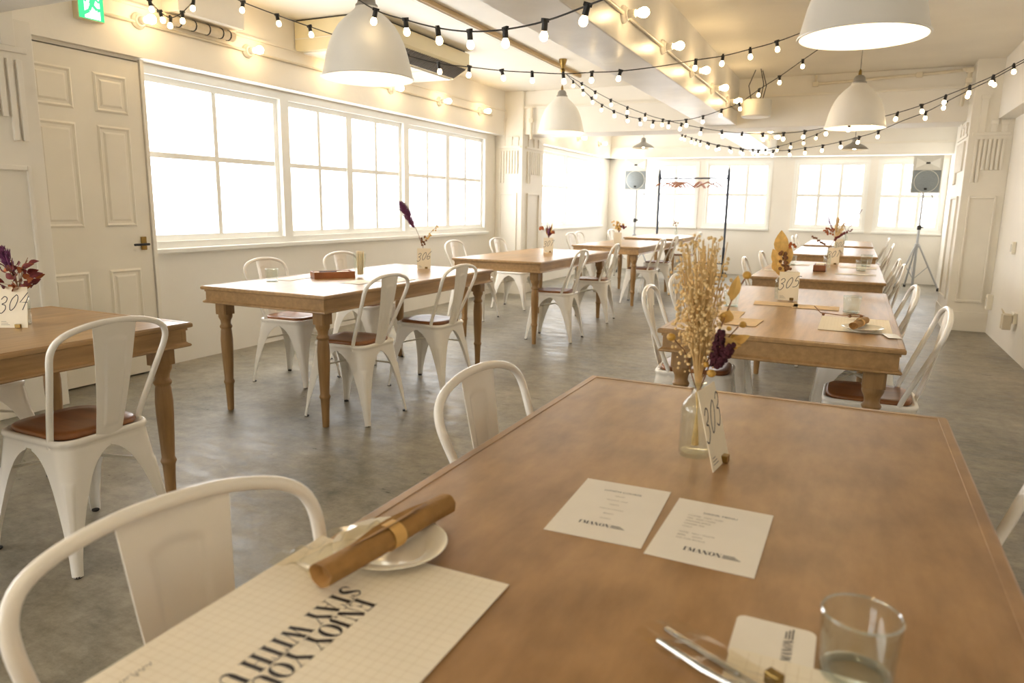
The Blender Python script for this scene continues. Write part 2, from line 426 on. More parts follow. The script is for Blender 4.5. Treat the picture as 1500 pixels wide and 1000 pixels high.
# panelled door in the left wall
root = place('door_1', None); struct(root, 'cream six-panel door beside the windows')
dx = -4.40; y0, y1 = 2.56, 3.43
MB().box(XL,dx,y0,y1,.012,2.09).build('door_leaf','door_paint',root)
MB().box(XL,dx-.01,y0,3.46,2.10,2.12).build('door_head','trim_paint',root)
MB().box(XL,dx+.012,y1+.006,3.462,0,2.11).build('door_jamb','trim_paint',root)
def door_panel(a,b,c,d):
    m = MB(); P = []
    rects = [(0,0),(.012,.008),(.03,-.006),(.05,.006)]
    m2 = MB()
    prev = None
    for off,h in rects:
        ring = [(dx+h+.0015,a+off,c+off),(dx+h+.0015,b-off,c+off),(dx+h+.0015,b-off,d-off),(dx+h+.0015,a+off,d-off)]
        n = len(m2.v); m2.v += ring
        if prev is not None:
            for i in range(4): j=(i+1)%4; m2.f.append((prev+i,prev+j,n+j,n+i))
        prev = n
    m2.f.append((prev,prev+1,prev+2,prev+3))
    # a back so that the panel is a closed piece
    n = len(m2.v); m2.v += [(dx-.012,a,c),(dx-.012,b,c),(dx-.012,b,d),(dx-.012,a,d)]
    for i in range(4): j=(i+1)%4; m2.f.append((i,j,n+j,n+i))
    m2.f.append((n+3,n+2,n+1,n))
    m2.build('door_panel','door_paint',root)
for a,b in ((2.70,2.96),(3.10,3.33)):
    door_panel(a,b,.22,.74); door_panel(a,b,1.02,1.66); door_panel(a,b,1.74,1.98)
h = MB().box(dx,dx+.012,3.345,3.385,.86,.95,.003).build('handle_plate','brass',root)
MB().tube([(dx+.012,3.365,.9),(dx+.055,3.365,.9)],.008).tube([(dx+.052,3.372,.9),(dx+.052,3.26,.9)],.008).build('door_handle','dark_metal',root, smooth=True)

# right wall details
def wall_box(label, y,z,w,h,d, name='outlet_box'):
    r = thing(name, label, 'outlet', (XR, y, z))
    MB().box(-d,0,-w/2,w/2,-h/2,h/2,.005).build('box_body','socket_box',r)
    MB().box(-d-.004,-d,-w*.3,w*.3,-h*.3,h*.3,.002).build('face_plate','porcelain',r)
    return r
wall_box('small white outlet box low on the right wall against the pillar', 8.45,.33,.09,.15,.05)
wall_box('wall switch at waist height on the right wall', 7.70,.90,.07,.11,.03, 'light_switch')
r = wall_box('power outlet with plugged adapters and a looped cord on the right wall', 7.25,.33,.12,.09,.03)
for dy in (-.035,.035): MB().box(-.10,-.034,dy-.02,dy+.02,-.10,.03,.006).build('plug_adapter','conduit',r)
MB().tube([(-.07,.05,.02),(-.09,.11,.06),(-.06,.14,.0),(-.03,.12,-.06),(-.05,.07,-.08)],.005).build('cord','conduit',r,smooth=True)

# ceiling and beam conduits
def pipe(label, pts, r=.014, name='conduit_pipe', mat='conduit', clips=True):
    t = thing(name, label, 'pipe', pts[0])
    o = Vector(pts[0]); MB().tube([tuple(Vector(p)-o) for p in pts], r, 10).build('pipe', mat, t, smooth=True)
    for p in pts[1:-1]:
        q = Vector(p)-o; MB().box(q.x-.03,q.x+.03,q.y-.02,q.y+.02,q.z-.025,q.z+.025,.004).build('joint_box', mat, t)
    return t
pipe('painted conduit high on the crossbeam leading to the right pillar', [(-.55,8.9,2.66),(-.55,8.9,2.57),(.45,8.9,2.61),(.85,8.9,2.63)],.016)
pipe('bent cable conduit in the corner above the right pillar', [(.85,8.9,2.64),(.88,8.72,2.60),(.88,8.70,2.5),(.87,8.86,2.42),(.86,8.9,2.28)],.02)
pipe('white drop pipe on the crossbeam above the left pillar', [(-3.98,8.9,2.46),(-3.98,8.9,2.30),(-3.98,8.9,2.06)],.02)

# ceiling rail (wooden batten)
t = thing('ceiling_rail','thin wooden batten fixed along the left ceiling','rail',(-3.02,2.45,2.645))
MB().box(-.035,.035,0,5.6,0,.035,.004).build('batten','rail_wood',t)
MB().box(-.012,.012,.02,5.58,-.008,0).build('groove','trim_paint',t)

# ------------------------------------------------------------------ tables
TZ = .729; TW, TL = .877, 1.909
def table_meshes(topmat):
    w, l = TW/2, TL/2
    M = {}
    def ring(m, ow, ol, prof):
        """moulded edge: profile points (offset, z) swept round the rectangle"""
        P = []
        for off,z in prof:
            a,b = ow+off, ol+off; P.append([(-a,-b,z),(a,-b,z),(a,b,z),(-a,b,z),(-a,-b,z)])
        m.grid(P); return m
    m = MB(); ring(m,w,l,[(-.006,TZ),(-.001,TZ-.003),(0,TZ-.007),(0,TZ-.016),(-.004,TZ-.019),(-.014,TZ-.021),(-.014,TZ-.03)])
    a,b = w-.006,l-.006; m.poly([(-a,-b,TZ),(a,-b,TZ),(a,b,TZ),(-a,b,TZ)]); a,b = w-.014,l-.014; m.poly([(-a,b,TZ-.03),(a,b,TZ-.03),(a,-b,TZ-.03),(-a,-b,TZ-.03)])
    M['tabletop'] = [m.mesh('tabletop', topmat)]
    # slim border strips let into the top
    t = .022; zb = TZ+.0012
    M['edge_strip'] = [MB().box(-w+.005,-w+t,-l+.005,l-.005,TZ-.004,zb,.001).mesh('edge_strip',topmat), MB().box(w-t,w-.005,-l+.005,l-.005,TZ-.004,zb,.001).mesh('edge_strip',topmat),
                       MB().box(-w+t,w-t,-l+.005,-l+t,TZ-.004,zb,.001).mesh('edge_strip',topmat), MB().box(-w+t,w-t,l-t,l-.005,TZ-.004,zb,.001).mesh('edge_strip',topmat)]
    ow, ol = w-.018, l-.018; z0, z1 = TZ-.088, TZ-.028
    M['apron'] = [MB().box(-ow,ow,-ol,-ol+.022,z0,z1,.002).mesh('apron','table_wood'), MB().box(-ow,ow,ol-.022,ol,z0,z1,.002).mesh('apron','table_wood'),
                  MB().box(-ow,-ow+.022,-ol+.022,ol-.022,z0,z1,.002).mesh('apron','table_wood'), MB().box(ow-.022,ow,-ol+.022,ol-.022,z0,z1,.002).mesh('apron','table_wood')]
    m = MB(); ring(m,ow,ol,[(-.02,z0+.012),(.001,z0+.012),(.004,z0+.008),(.011,z0+.004),(.013,z0-.002),(.009,z0-.006),(-.02,z0-.006)])
    M['bead_moulding'] = [m.mesh('bead_moulding','table_wood')]
    prof = [(.012,0),(.0185,.004),(.0215,.10),(.0245,.155),(.028,.165),(.0305,.172),(.0275,.180),(.0245,.187),(.0275,.25),(.0325,.36),(.0335,.42),(.030,.470),(.0275,.482),(.0330,.490),(.0345,.497),(.031,.503),(.0265,.512),(.0285,.530),(.036,.546),(.0385,.553),(.038,.562),(.038,.569)]
    m = MB(); m.lathe(prof,20); m.prism([(-.031,-.039),(.031,-.039),(.039,-.031),(.039,.031),(.031,.039),(-.031,.039),(-.039,.031),(-.039,-.031)], .568, TZ-.03)
    M['leg'] = [m.mesh('leg','table_leg_wood',True)]
    return M
TM = {'n': table_meshes('table_wood'), 'f': table_meshes('table_top_front')}
TABLES = {}
def table(key, label, xc, yn, kind='n', rz=0):
    t = thing('dining_table', label, 'table', (xc, yn+TL/2, 0), rz, 'long wooden dining tables')
    M = TM[kind]
    for n in ('tabletop','apron','bead_moulding'):
        for me in M[n]: place(n, me, t)
    top = [o for o in t.children if o.name.startswith('tabletop')][0]
    for me in M['edge_strip']: place('edge_strip', me, top)
    ix, iy = TW/2-.088, TL/2-.085
    for sx in (-1,1):
        for sy in (-1,1): place('leg', M['leg'][0], t, (sx*ix, sy*iy, 0))
    TABLES[key] = (xc, yn, rz); return t
table('F', 'nearest wooden dining table, with two paper menus and card 303', -.202, -.021, 'f')
table('T2', 'wooden dining table with card 305 and a tan leaf bouquet', -.237, 2.786)
table('T3', 'wooden dining table behind the one with card 305', -.218, 5.369)
table('T4', 'second-farthest wooden table of the right row', -.198, 8.41)
table('T5', 'farthest wooden table of the right row, nearest the far windows', -.198, 10.843)
table('L1', 'wooden dining table with card 304 in front of the door', -2.755, .051)
table('L2', 'wooden dining table with card 306 and a tall straw glass', -2.848, 2.849)
table('L3', 'wooden dining table with rust flowers in front of the left pillar', -2.821, 5.591)
table('L4', 'wooden dining table with a cream and dark red bouquet, left row', -2.766, 8.477)
table('L5', 'farthest wooden table of the left row by the clothes rack', -2.93, 11.25)

# ------------------------------------------------------------------ chairs
def crom(pts, sub=3):
    P = [Vector(p) for p in pts]; out = []
    for i in range(len(P)-1):
        p0,p1,p2,p3 = P[max(0,i-1)],P[i],P[i+1],P[min(len(P)-1,i+2)]
        for q in range(sub):
            s=q/sub; out.append(.5*((2*p1)+(p2-p0)*s+(2*p0-5*p1+4*p2-p3)*s*s+(3*p1-p0-3*p2+p3)*s**3))
    return out+[P[-1]]
def chair_meshes():
    M = {}
    def half(z):
        t = z/.445; return .192+(.160-.192)*t, .228+(.172-.228)*t, .013+(.055-.013)*min(1,t)**.9
    def pt(s, z, qx, qy, off=0):
        hx, hy, r = half(z); r0 = r; arc = PI*r/4
        if abs(s) <= arc:
            a = PI/4 + s/r; x = hx-r+(r+off)*math.cos(a); y = hy-r+(r+off)*math.sin(a)
        elif s > 0: y = hy+off; x = hx-r-(s-arc)
        else: x = hx+off; y = hy-r+(s+arc)
        ny = y*qy
        return Vector((x*qx, ny, z))
    WZ = [(0,.021),(.06,.0235),(.10,.028),(.16,.038),(.22,.050),(.28,.065),(.32,.079),(.35,.094),(.37,.108),(.385,.122),(.397,.140),(.406,.165)]
    def wid(z):
        for (a,wa),(b,wb) in zip(WZ,WZ[1:]):
            if z <= b+1e-9: return wa+(wb-wa)*(z-a)/(b-a)
        return WZ[-1][1]
    zs = [.004,.03,.06,.08,.10,.13,.16,.19,.22,.25,.28,.295,.305,.31,.32,.335,.35,.362,.372,.38,.388,.395,.401,.405,.408]
    for qi,(qx,qy) in enumerate(((1,1),(-1,1),(-1,-1),(1,-1))):
        m = MB(); G = []
        for z in zs:
            hx,hy,r = half(z); full = hx-r+PI*r/4; w = wid(z)
            if z >= .4079: w = full
            w = min(w, full); row = []
            for k in range(-12,13):
                s = w*k/12
                e = 0
                if .08 < z < .31:
                    edge = min(1,(z-.08)/.05)*min(1,(.31-z)/.006)
                    e = .004*edge*max(0,1-(abs(s)/max(.010,.26*w))**6)
                row.append(pt(s,z,qx,qy,e))
            G.append(row)
        m.grid(G); me = m.mesh('leg','chair_white',True,.0025,angle=60); 
        M[('leg',qi)] = me
        c = pt(0,.0,qx,qy,-.014)
        M[('foot',qi)] = MB().lathe([(.012,0),(.0135,.002),(.0135,.007),(.010,.008)],10,(c.x,c.y,0)).mesh('foot_cap','rubber',True)
    # seat frame: skirt, rolled rim and pan
    m = MB(); G = []
    def ringpts(z, ins=0):
        hx,hy,r = half(z); hx-=ins; hy-=ins; r=max(.01,r-ins); P=[]
        for cx,cy,a0 in ((hx-r,hy-r,0),(-hx+r,hy-r,PI/2),(-hx+r,-hy+r,PI),(hx-r,-hy+r,1.5*PI)):
            for k in range(7): a=a0+PI/2*k/6; P.append((cx+r*math.cos(a),cy+r*math.sin(a),z))
        return P+[P[0]]
    for z,i in ((.408,.003),(.408,0),(.416,0),(.424,0),(.430,-.004),(.436,-.0075),(.443,-.008),(.449,-.005),(.451,.001),(.449,.008),(.443,.016),(.438,.05)): G.append(ringpts(z,i))
    m.grid(G); m.poly(ringpts(.438,.05)[:-1]); M['seat_frame'] = m.mesh('seat_frame','chair_white',True,angle=50)
    # wooden seat
    m = MB(); G = []
    def se(a, s, n=4.2): 
        c,d = math.cos(a), math.sin(a)
        return (s*abs(c)**(2/n)*(1 if c>=0 else -1), s*abs(d)**(2/n)*(1 if d>=0 else -1))
    for s,z in ((.140,.4435),(.150,.446),(.153,.452),(.151,.461),(.144,.4655),(.11,.4635),(.06,.461),(.001,.460)):
        row = []
        for k in range(33):
            a = 2*PI*k/32; x,y = se(a,s); row.append((x, y*1.07+.004, z))
        G.append(row)
    m.grid(G); m.poly(G[0][:-1][::-1]); M['seat'] = m.mesh('seat','seat_wood',True,angle=50)
    # back hoop
    half_p = [(.155,-.105,.420),(.158,-.112,.46),(.170,-.142,.54),(.183,-.176,.625),(.194,-.204,.695),(.200,-.219,.735),(.199,-.2295,.766),(.186,-.238,.794),(.157,-.244,.815),(.110,-.2485,.830),(.056,-.251,.839),(0,-.252,.841)]
    pts = half_p + [(-x,y,z) for x,y,z in half_p[-2::-1]]
    m = MB(); pts = [tuple(p) for p in crom(pts)]; m.tube(pts, .0105, 12); M['back_hoop'] = m.mesh('back_hoop','chair_white',True)
    # back splat, slightly dished, with a pressed panel
    m = MB(); G = []
    def htop(x):
        P = half_p[::-1]; x = abs(x)
        for (x0,y0,z0),(x1,y1,z1) in zip(P,P[1:]):
            if x <= x1: t=(x-x0)/(x1-x0); return y0+(y1-y0)*t, z0+(z1-z0)*t
        return P[-1][1:]
    nr, ncol = 60, 34
    for i in range(nr+1):
        t = i/nr; row = []
        wdt = .046+(.076-.046)*t**1.1
        for k in range(ncol+1):
            u = -1+2*k/ncol; x = u*wdt
            yt, zt = htop(x); zt -= .004
            zb, yb = .432, -.170
            z = zb+(zt-zb)*t; y = yb+(yt-yb)*(t**.92) - .010*math.sin(PI*t)*.6 - .008*(1-u*u)
            # pressed rectangle with an arched top
            e = 0; top = .88-.07*u*u
            if .10 < t < top and abs(u) < .55: e = .0035*min(1,(t-.10)/.018,(top-t)/.018,(.55-abs(u))/.07)
            row.append((x, y-e, z))
        G.append(row)
    m.grid(G); M['backrest'] = m.mesh('backrest','chair_white',True,.0022,angle=60)
    # crossed brace under the seat
    m = MB()
    for sx in (1,-1): m.tube([(-.145*sx,-.165,.30),(0,0,.335),(.145*sx,.165,.30)], .006, 6)
    M['brace'] = m.mesh('brace','chair_inside',True)
    return M
CM = chair_meshes()
for me in CM.values(): me.transform(Matrix.Diagonal((1,1,.972,1)))
def chair(label, hx, hy, face, group='white metal cafe chairs with wooden seats', turn=0):
    """hx,hy: where the top of the back stands; face: heading (radians) the sitter looks towards"""
    a = face+turn; d = Vector((math.cos(a), math.sin(a), 0))
    c = Vector((hx,hy,0))*1.0556+d*.252
    t = thing('cafe_chair', label, 'chair', (c.x,c.y,0), a-PI/2, group)
    for q in range(4):
        l = place('leg', CM[('leg',q)], t); place('foot_cap', CM[('foot',q)], l)
    for n in ('seat_frame','seat','back_hoop','backrest','brace'): place(n, CM[n], t)
    return t
W, E_ = PI, 0.0
chair('white chair back at the bottom left beside the printed placemat', -.728,.570,E_,turn=-.22)
chair('white chair at the far left end of the nearest table', -.742,1.385,E_,turn=-.03)
chair('white chair cut off by the right edge beside the nearest table', .34,1.20,W,turn=.05)
chair('white chair with tan seat on the aisle side of the table with card 304', -2.006,1.416,W,turn=.0)
chair('white chair between the door and the table with card 304', -3.365,1.535,E_,turn=.03)
chair('nearer white aisle-side chair at the table with card 306', -2.145,3.055,W)
chair('farther white aisle-side chair at the table with card 306', -2.135,3.799,W,turn=-.04)
chair('nearer white window-side chair at the table with card 306, behind a tumbler', -3.439,3.486,E_,turn=.05)
chair('farther white window-side chair at the table with card 306', -3.446,4.261,E_,turn=-.03)
chair('nearer white aisle-side chair at the table with rust flowers', -2.06,5.74,W,turn=.05)
chair('farther white aisle-side chair at the table with rust flowers', -2.13,6.92,W,turn=.1)
chair('nearer white window-side chair at the table with rust flowers', -3.70,6.38,E_)
chair('farther white window-side chair at the table with rust flowers', -3.66,7.28,E_)
chair('nearer white window-side chair at the left row table with the cream and red bouquet', -3.60,9.45,E_)
chair('farther white window-side chair at the left row table with the cream and red bouquet', -3.66,9.95,E_)
chair('nearer white aisle-side chair at the left row table with the cream and red bouquet', -2.04,8.45,W)
chair('farther white aisle-side chair at the left row table with the cream and red bouquet', -2.14,9.62,W,turn=.06)
chair('white window-side chair at the farthest left table beside the left speaker stand', -3.66,11.5,E_)
chair('white aisle-side chair at the farthest left table beside the clothes rack', -2.16,11.3,W)
chair('nearer white chair on the left side of the table with card 305', -.849,3.279,E_,turn=.08)
chair('farther white chair on the left side of the table with card 305', -.873,3.95,E_)
chair('nearer white chair on the right side of the table with card 305', .35,3.14,W)
chair('farther white chair on the right side of the table with card 305', .30,4.03,W,turn=.03)
chair('nearer white chair left of the table just behind card 305', -.75,5.7,E_,turn=.05)
chair('farther white chair left of the table just behind card 305', -.73,6.62,E_)
chair('nearer white chair right of the table just behind card 305', .33,5.62,W)
chair('farther white chair right of the table just behind card 305', .33,6.25,W)
chair('nearer white chair right of the second-farthest right table', .37,8.5,W)
chair('farther white chair right of the second-farthest right table', .41,9.2,W)
chair('white chair at the right of the farthest right table', .43,11.2,W)
chair('nearer white chair at the left of the farthest right table', -.80,10.9,E_)
chair('farther white chair at the left of the farthest right table', -.79,11.5,E_)

# ------------------------------------------------------------------ pendant lamps
def lamp_meshes():
    M = {}
    out = [(.24,0),(.2385,.006),(.226,.06),(.213,.118),(.197,.17),(.176,.218),(.148,.262),(.112,.300),(.082,.325),(.062,.345),(.056,.36)]
    inn = [(r-.005,z+(.002 if i else 0)) for i,(r,z) in enumerate(out)][::-1]
    M['shade'] = MB().lathe(out+inn,48,cap=False).mesh('shade','lamp_white',True,angle=60)
    M['rim'] = MB().lathe([(.236,-.003),(.243,-.003),(.245,.002),(.243,.007),(.237,.007),(.236,-.003)],48,cap=False).mesh('rim','lamp_white',True)
    M['cap'] = MB().lathe([(.058,.352),(.058,.366),(.048,.374),(.044,.40),(.030,.418),(.012,.424)],24).mesh('cap','cap_grey',True)
    M['bulb'] = MB().lathe([(.016,.30),(.02,.28),(.034,.24),(.040,.21),(.034,.182),(.018,.168),(.0,.165)],20).mesh('bulb','pendant_light',True)
    return M
LM = lamp_meshes()
def pendant(label, x,y,z, s=1.0):
    t = thing('pendant_lamp', label, 'lamp', (x,y,z), 0, 'large white dome pendant lamps')
    for n in ('shade','rim','cap','bulb'):
        o = place(n, LM[n], t); o.scale = (s,s,s)
    top = ZC-z
    MB().tube([(0,0,.42*s),(0,0,top-.05)],.004,6).build('cord','cap_grey',t)
    MB().lathe([(.010,.40*s),(.014,.43*s),(.010,.46*s),(.004,.47*s)],10).build('shackle','brass',t,smooth=True)
    MB().lathe([(.006,top-.14),(.018,top-.13),(.03,top-.105),(.016,top-.09),(.024,top-.06),(.04,top-.02),(.042,top)],14).build('ceiling_hook','brass',t,smooth=True)
pendant('white dome pendant lamp at the top right over the right table row', -.048,3.31,1.880)
pendant('white dome pendant lamp hanging farther back over the right table row', -.088,6.88,1.890)
pendant('white dome pendant lamp in front of the air conditioner', -2.42,3.27,1.850)
pendant('white dome pendant lamp beside the left pillar', -2.87,7.18,1.955)
pendant('added white dome pendant lamp above the near end of the nearest table, out of frame', -.10,-.35,1.90)  # unseen lamp added behind the camera to warm the dark foreground
pendant('added white dome pendant lamp in the left rear bay, out of frame', -2.55,-.35,1.90)  # second unseen lamp added to brighten the left foreground
def flat_lamp(label, x,y,z):
    t = thing('enamel_lamp', label, 'lamp', (x,y,z), 0, 'small shallow enamel lamps')
    out = [(.175,0),(.172,.012),(.15,.035),(.11,.06),(.06,.085),(.04,.10),(.036,.12)]
    MB().lathe(out+[(r-.004,zz+.001) for r,zz in out][::-1],32,cap=False).build('shade','cap_grey',t,smooth=True)
    MB().lathe([(.038,.115),(.036,.15),(.02,.165)],16).build('cap','cap_grey',t,smooth=True)
    MB().ball((0,0,.04),.035,12,8).build('bulb','pendant_light',t,smooth=True)
    MB().tube([(0,0,.16),(0,0,ZC-z)],.005,6).build('stem','cap_grey',t)
flat_lamp('small grey shallow lamp above the left speaker', -3.18,11.5,2.13)
flat_lamp('small grey shallow lamp under the second right dome lamp', -.118,10.95,2.01)

# white drum fixture on the crossbeam
t = thing('ceiling_drum','white round drum speaker hung below the ceiling beside the beam','speaker',(-1.10,8.45,2.19))
MB().lathe([(.14,0),(.152,.006),(.155,.02),(.155,.165),(.15,.175),(.1,.178)],32).build('drum_body','speaker_white',t,smooth=True)
MB().lathe([(.12,-.004),(.138,-.004),(.14,.002)],32).build('drum_grille','trim_paint',t,smooth=True)
for dx_,dy_ in ((-.06,0),(.05,.05),(.04,-.05)): MB().tube([(dx_,dy_,.175),(dx_*1.6,dy_,.33),(dx_*.6,dy_,ZC-2.19)],.005,6).build('hanger_wire','black_plastic',t)

# ------------------------------------------------------------------ wall bulbs with porcelain sockets
def bulb_meshes():
    M = {}
    M['rose'] = MB().lathe([(.05,0),(.052,.006),(.048,.016),(.040,.022),(.036,.034),(.028,.036)],24,axis='x').mesh('rose','porcelain',True)
    M['socket'] = MB().lathe([(.022,.034),(.024,.04),(.024,.075),(.020,.08)],18,axis='x').mesh('socket','porcelain',True)
    M['bulb'] = MB().lathe([(.012,.078),(.014,.088),(.024,.106),(.030,.126),(.028,.144),(.016,.158),(.0,.163)],18,axis='x').mesh('bulb','bulb_light',True)
    return M
BM = bulb_meshes()
def wall_bulb(label, x,y,z, ang=.0, group='bare bulbs on the soffit'):
    t = thing('wall_bulb_lamp', label, 'lamp', (x,y,z), ang, group)
    for n in ('rose','socket','bulb'): place(n, BM[n], t)
XB = -4.352
lb = [('first bare bulb lamp from the door on the left soffit',3.43,2.345),('second bare bulb lamp from the door on the left soffit',4.37,2.335),('third bare bulb lamp from the door, left of the first dome lamp',5.33,2.335),
      ('fourth bare bulb lamp from the door, right of the first dome lamp',6.27,2.335),('fifth bare bulb lamp from the door on the left soffit',7.21,2.335),('sixth bare bulb lamp from the door, nearest the left pillar',8.18,2.345)]
for l,y,z in lb: wall_bulb(l,-4.37,y,z)
for l,y in (('bare bulb lamp just past the left pillar',10.6),('middle bare bulb lamp beyond the left pillar',11.7),('bare bulb lamp near the far left corner',12.8)): wall_bulb(l,-4.37,y,2.33)
cb = [('nearest bare bulb lamp on the ceiling beam',4.36),('second bare bulb lamp along the ceiling beam',5.31),('third bare bulb lamp along the ceiling beam',6.30),('fourth bare bulb lamp along the ceiling beam',7.24),('fifth bare bulb lamp along the ceiling beam, by the drum',8.15)]
for l,y in cb: wall_bulb(l,-1.37,y,2.325, group='bare bulbs on the beam')
for l,y in (('first bare bulb lamp on the beam past the crossbeam',10.3),('second bare bulb lamp on the beam past the crossbeam',11.3),('third bare bulb lamp on the beam past the crossbeam',12.3)): wall_bulb(l,-1.37,y,2.325, group='bare bulbs on the beam')
for l,y in (('first added bare bulb lamp on the beam behind the viewpoint',-1.6),('second added bare bulb lamp on the beam behind the viewpoint',-.6),('third added bare bulb lamp on the beam behind the viewpoint',.4)): wall_bulb(l,-1.37,y,2.325, group='bare bulbs on the beam')  # unseen bulbs added behind the camera as foreground fill
pipe('painted conduit linking the bare bulbs on the left soffit', [(-4.358,3.0,2.335),(-4.358,8.5,2.335)],.011)
pipe('painted conduit linking the bare bulbs on the ceiling beam', [(-1.358,2.45,2.325),(-1.358,8.9,2.325)],.012)

# ------------------------------------------------------------------ string lights
STRANDS = {
 'S2': ([(-3.781,3.65,2.502),(-3.705,3.693,2.46),(-3.523,3.798,2.389),(-3.344,3.9,2.326),(-3.161,4.006,2.265),(-2.979,4.11,2.221),(-2.799,4.213,2.168),(-2.617,4.317,2.123),(-2.439,4.419,2.107),(-2.25,4.527,2.09),(-2.072,4.629,2.085),(-1.888,4.734,2.082),(-1.718,4.832,2.097),(-1.547,4.93,2.111),(-1.31,5.065,2.15),(-1.096,5.188,2.198),(-0.933,5.281,2.23),(-0.77,5.375,2.28),(-0.61,5.467,2.334),(-0.443,5.562,2.407),(-0.297,5.646,2.47),(-0.108,5.754,2.579)], [0,1,1,1,1,1,1,1,1,1,1,1,1,1,0,1,1,1,1,1,0,0]),
 'E': ([(-2.493,3.186,2.274),(-2.217,3.069,2.126),(-1.977,2.968,2.038),(-1.744,2.869,1.962),(-1.534,2.78,1.911),(-1.325,2.692,1.883),(-1.117,2.604,1.876),(-0.921,2.521,1.892),(-0.809,2.473,1.904),(-0.73,2.44,1.923)], [0,1,1,1,1,1,1,1,0,0]),
 'S1': ([(-4.135,3.288,2.471),(-4.121,3.33,2.421),(-4.103,3.385,2.368),(-4.083,3.447,2.344),(-4.059,3.52,2.391),(-4.035,3.594,2.477),(-4.022,3.634,2.548)], [0,1,1,1,1,1,0]),
 'A': ([(-3.056,7.764,2.637),(-2.965,7.735,2.559),(-2.833,7.692,2.456),(-2.715,7.654,2.36),(-2.577,7.609,2.274),(-2.429,7.56,2.2),(-2.269,7.508,2.139),(-2.115,7.458,2.098),(-1.957,7.407,2.066),(-1.783,7.35,2.051),(-1.601,7.291,2.052),(-1.427,7.234,2.074),(-1.247,7.176,2.117),(-1.081,7.122,2.164),(-0.908,7.065,2.268),(-0.736,7.009,2.36),(-0.55,6.949,2.475),(-0.399,6.9,2.565)], [0,1,1,1,1,1,1,1,1,1,1,1,1,1,1,1,1,0]),
 'B': ([(-3.055,7.763,2.637),(-2.857,7.715,2.525),(-2.685,7.673,2.425),(-2.489,7.626,2.325),(-2.286,7.576,2.234),(-2.078,7.526,2.151),(-1.877,7.477,2.085),(-1.673,7.428,2.03),(-1.463,7.377,1.979),(-1.26,7.327,1.939),(-1.06,7.279,1.91),(-0.868,7.233,1.895),(-0.678,7.186,1.891),(-0.493,7.141,1.9),(-0.321,7.1,1.92),(-0.131,7.054,1.944),(0.051,7.01,1.973),(0.225,6.967,2.011),(0.391,6.927,2.059),(0.552,6.888,2.121),(0.705,6.851,2.18),(0.849,6.816,2.243),(0.966,6.788,2.31),(1.062,6.764,2.363)], [0,1,1,1,1,1,1,1,1,1,1,1,1,1,1,1,1,1,1,1,1,1,1,0]),
 'Cc': ([(-2.423,10.222,2.241),(-2.247,10.058,2.18),(-2.089,9.912,2.123),(-1.943,9.777,2.073),(-1.802,9.647,2.025),(-1.677,9.531,1.988),(-1.488,9.356,1.946),(-1.318,9.198,1.907),(-1.113,9.008,1.877),(-0.928,8.837,1.859),(-0.746,8.669,1.85),(-0.572,8.508,1.859),(-0.39,8.339,1.868),(-0.223,8.185,1.889),(-0.051,8.026,1.918),(0.109,7.877,1.954),(0.295,7.705,2.023),(0.464,7.549,2.076),(0.602,7.421,2.141),(0.749,7.285,2.21),(0.893,7.151,2.273),(1.023,7.031,2.343),(1.103,6.958,2.385)], [0,1,1,1,1,1,1,1,1,1,1,1,1,1,1,1,0,1,1,1,1,0,0]),
 'D': ([(-2.423,10.222,2.241),(-2.239,10.215,2.181),(-2.086,10.21,2.131),(-1.935,10.205,2.087),(-1.777,10.2,2.047),(-1.64,10.195,2.022),(-1.487,10.19,1.997),(-1.328,10.184,1.98),(-1.173,10.179,1.981),(-1.014,10.174,2.013),(-0.862,10.168,2.052),(-0.713,10.163,2.099),(-0.559,10.158,2.154),(-0.419,10.153,2.229)], [0,1,1,1,1,1,1,1,1,1,1,1,1,0]),
}

LABELS = {'S2':'black festoon string sagging across the middle of the ceiling beam','E':'nearest festoon string in front of the air conditioner','S1':'short festoon loop above the first window',
 'A':'festoon string from the left rail up to the top right dome lamp','B':'festoon string from the left rail to the upper right corner','Cc':'lower festoon string from the far left to the upper right corner','D':'short far festoon string under the crossbeam'}
ST_SOCK = MB().lathe([(.006,.006),(.011,.004),(.012,-.03),(.010,-.034)],10).box(-.016,.016,-.006,.006,-.004,.010).mesh('socket','black_plastic',True)
ST_BULB = MB().lathe([(.008,-.030),(.009,-.034),(.0145,-.044),(.0165,-.054),(.014,-.064),(.007,-.0695),(0,-.071)],12).mesh('bulb','string_light',True)
for key,(w,k) in STRANDS.items():
    w = [Vector(p) for p in w]; o = w[0]
    t = thing('string_light', LABELS[key], 'string light', o, 0, 'festoon string lights')
    # smooth wire through the socket points
    P = []
    for i in range(len(w)-1):
        p0,p1,p2,p3 = w[max(0,i-1)],w[i],w[i+1],w[min(len(w)-1,i+2)]
        for q in range(4):
            s = q/4; P.append(.5*((2*p1)+(p2-p0)*s+(2*p0-5*p1+4*p2-p3)*s*s+(3*p1-p0-3*p2+p3)*s**3))
    P.append(w[-1])
    a, b = P[0], P[-1]
    if key in ('E','S1','S2'): P = [Vector((a.x-(P[1].x-a.x)*3,a.y-(P[1].y-a.y)*3,ZC-.01))]+P
    if key in ('E','S1','S2','A','D'): d_ = (P[-1]-P[-2]); P = P+[Vector((b.x+d_.x*2,b.y+d_.y*2,ZC-.01))]
    MB().tube([tuple(p-o) for p in P], .0034, 6).build('wire','black_plastic',t,smooth=True)
    for p,f in zip(w,k):
        if not f:
            continue
        s = place('socket', ST_SOCK, t, tuple(p-o), random.uniform(0,3.1), (random.uniform(-.25,.25),random.uniform(-.25,.25),random.uniform(0,3)))
        place('bulb', ST_BULB, s)

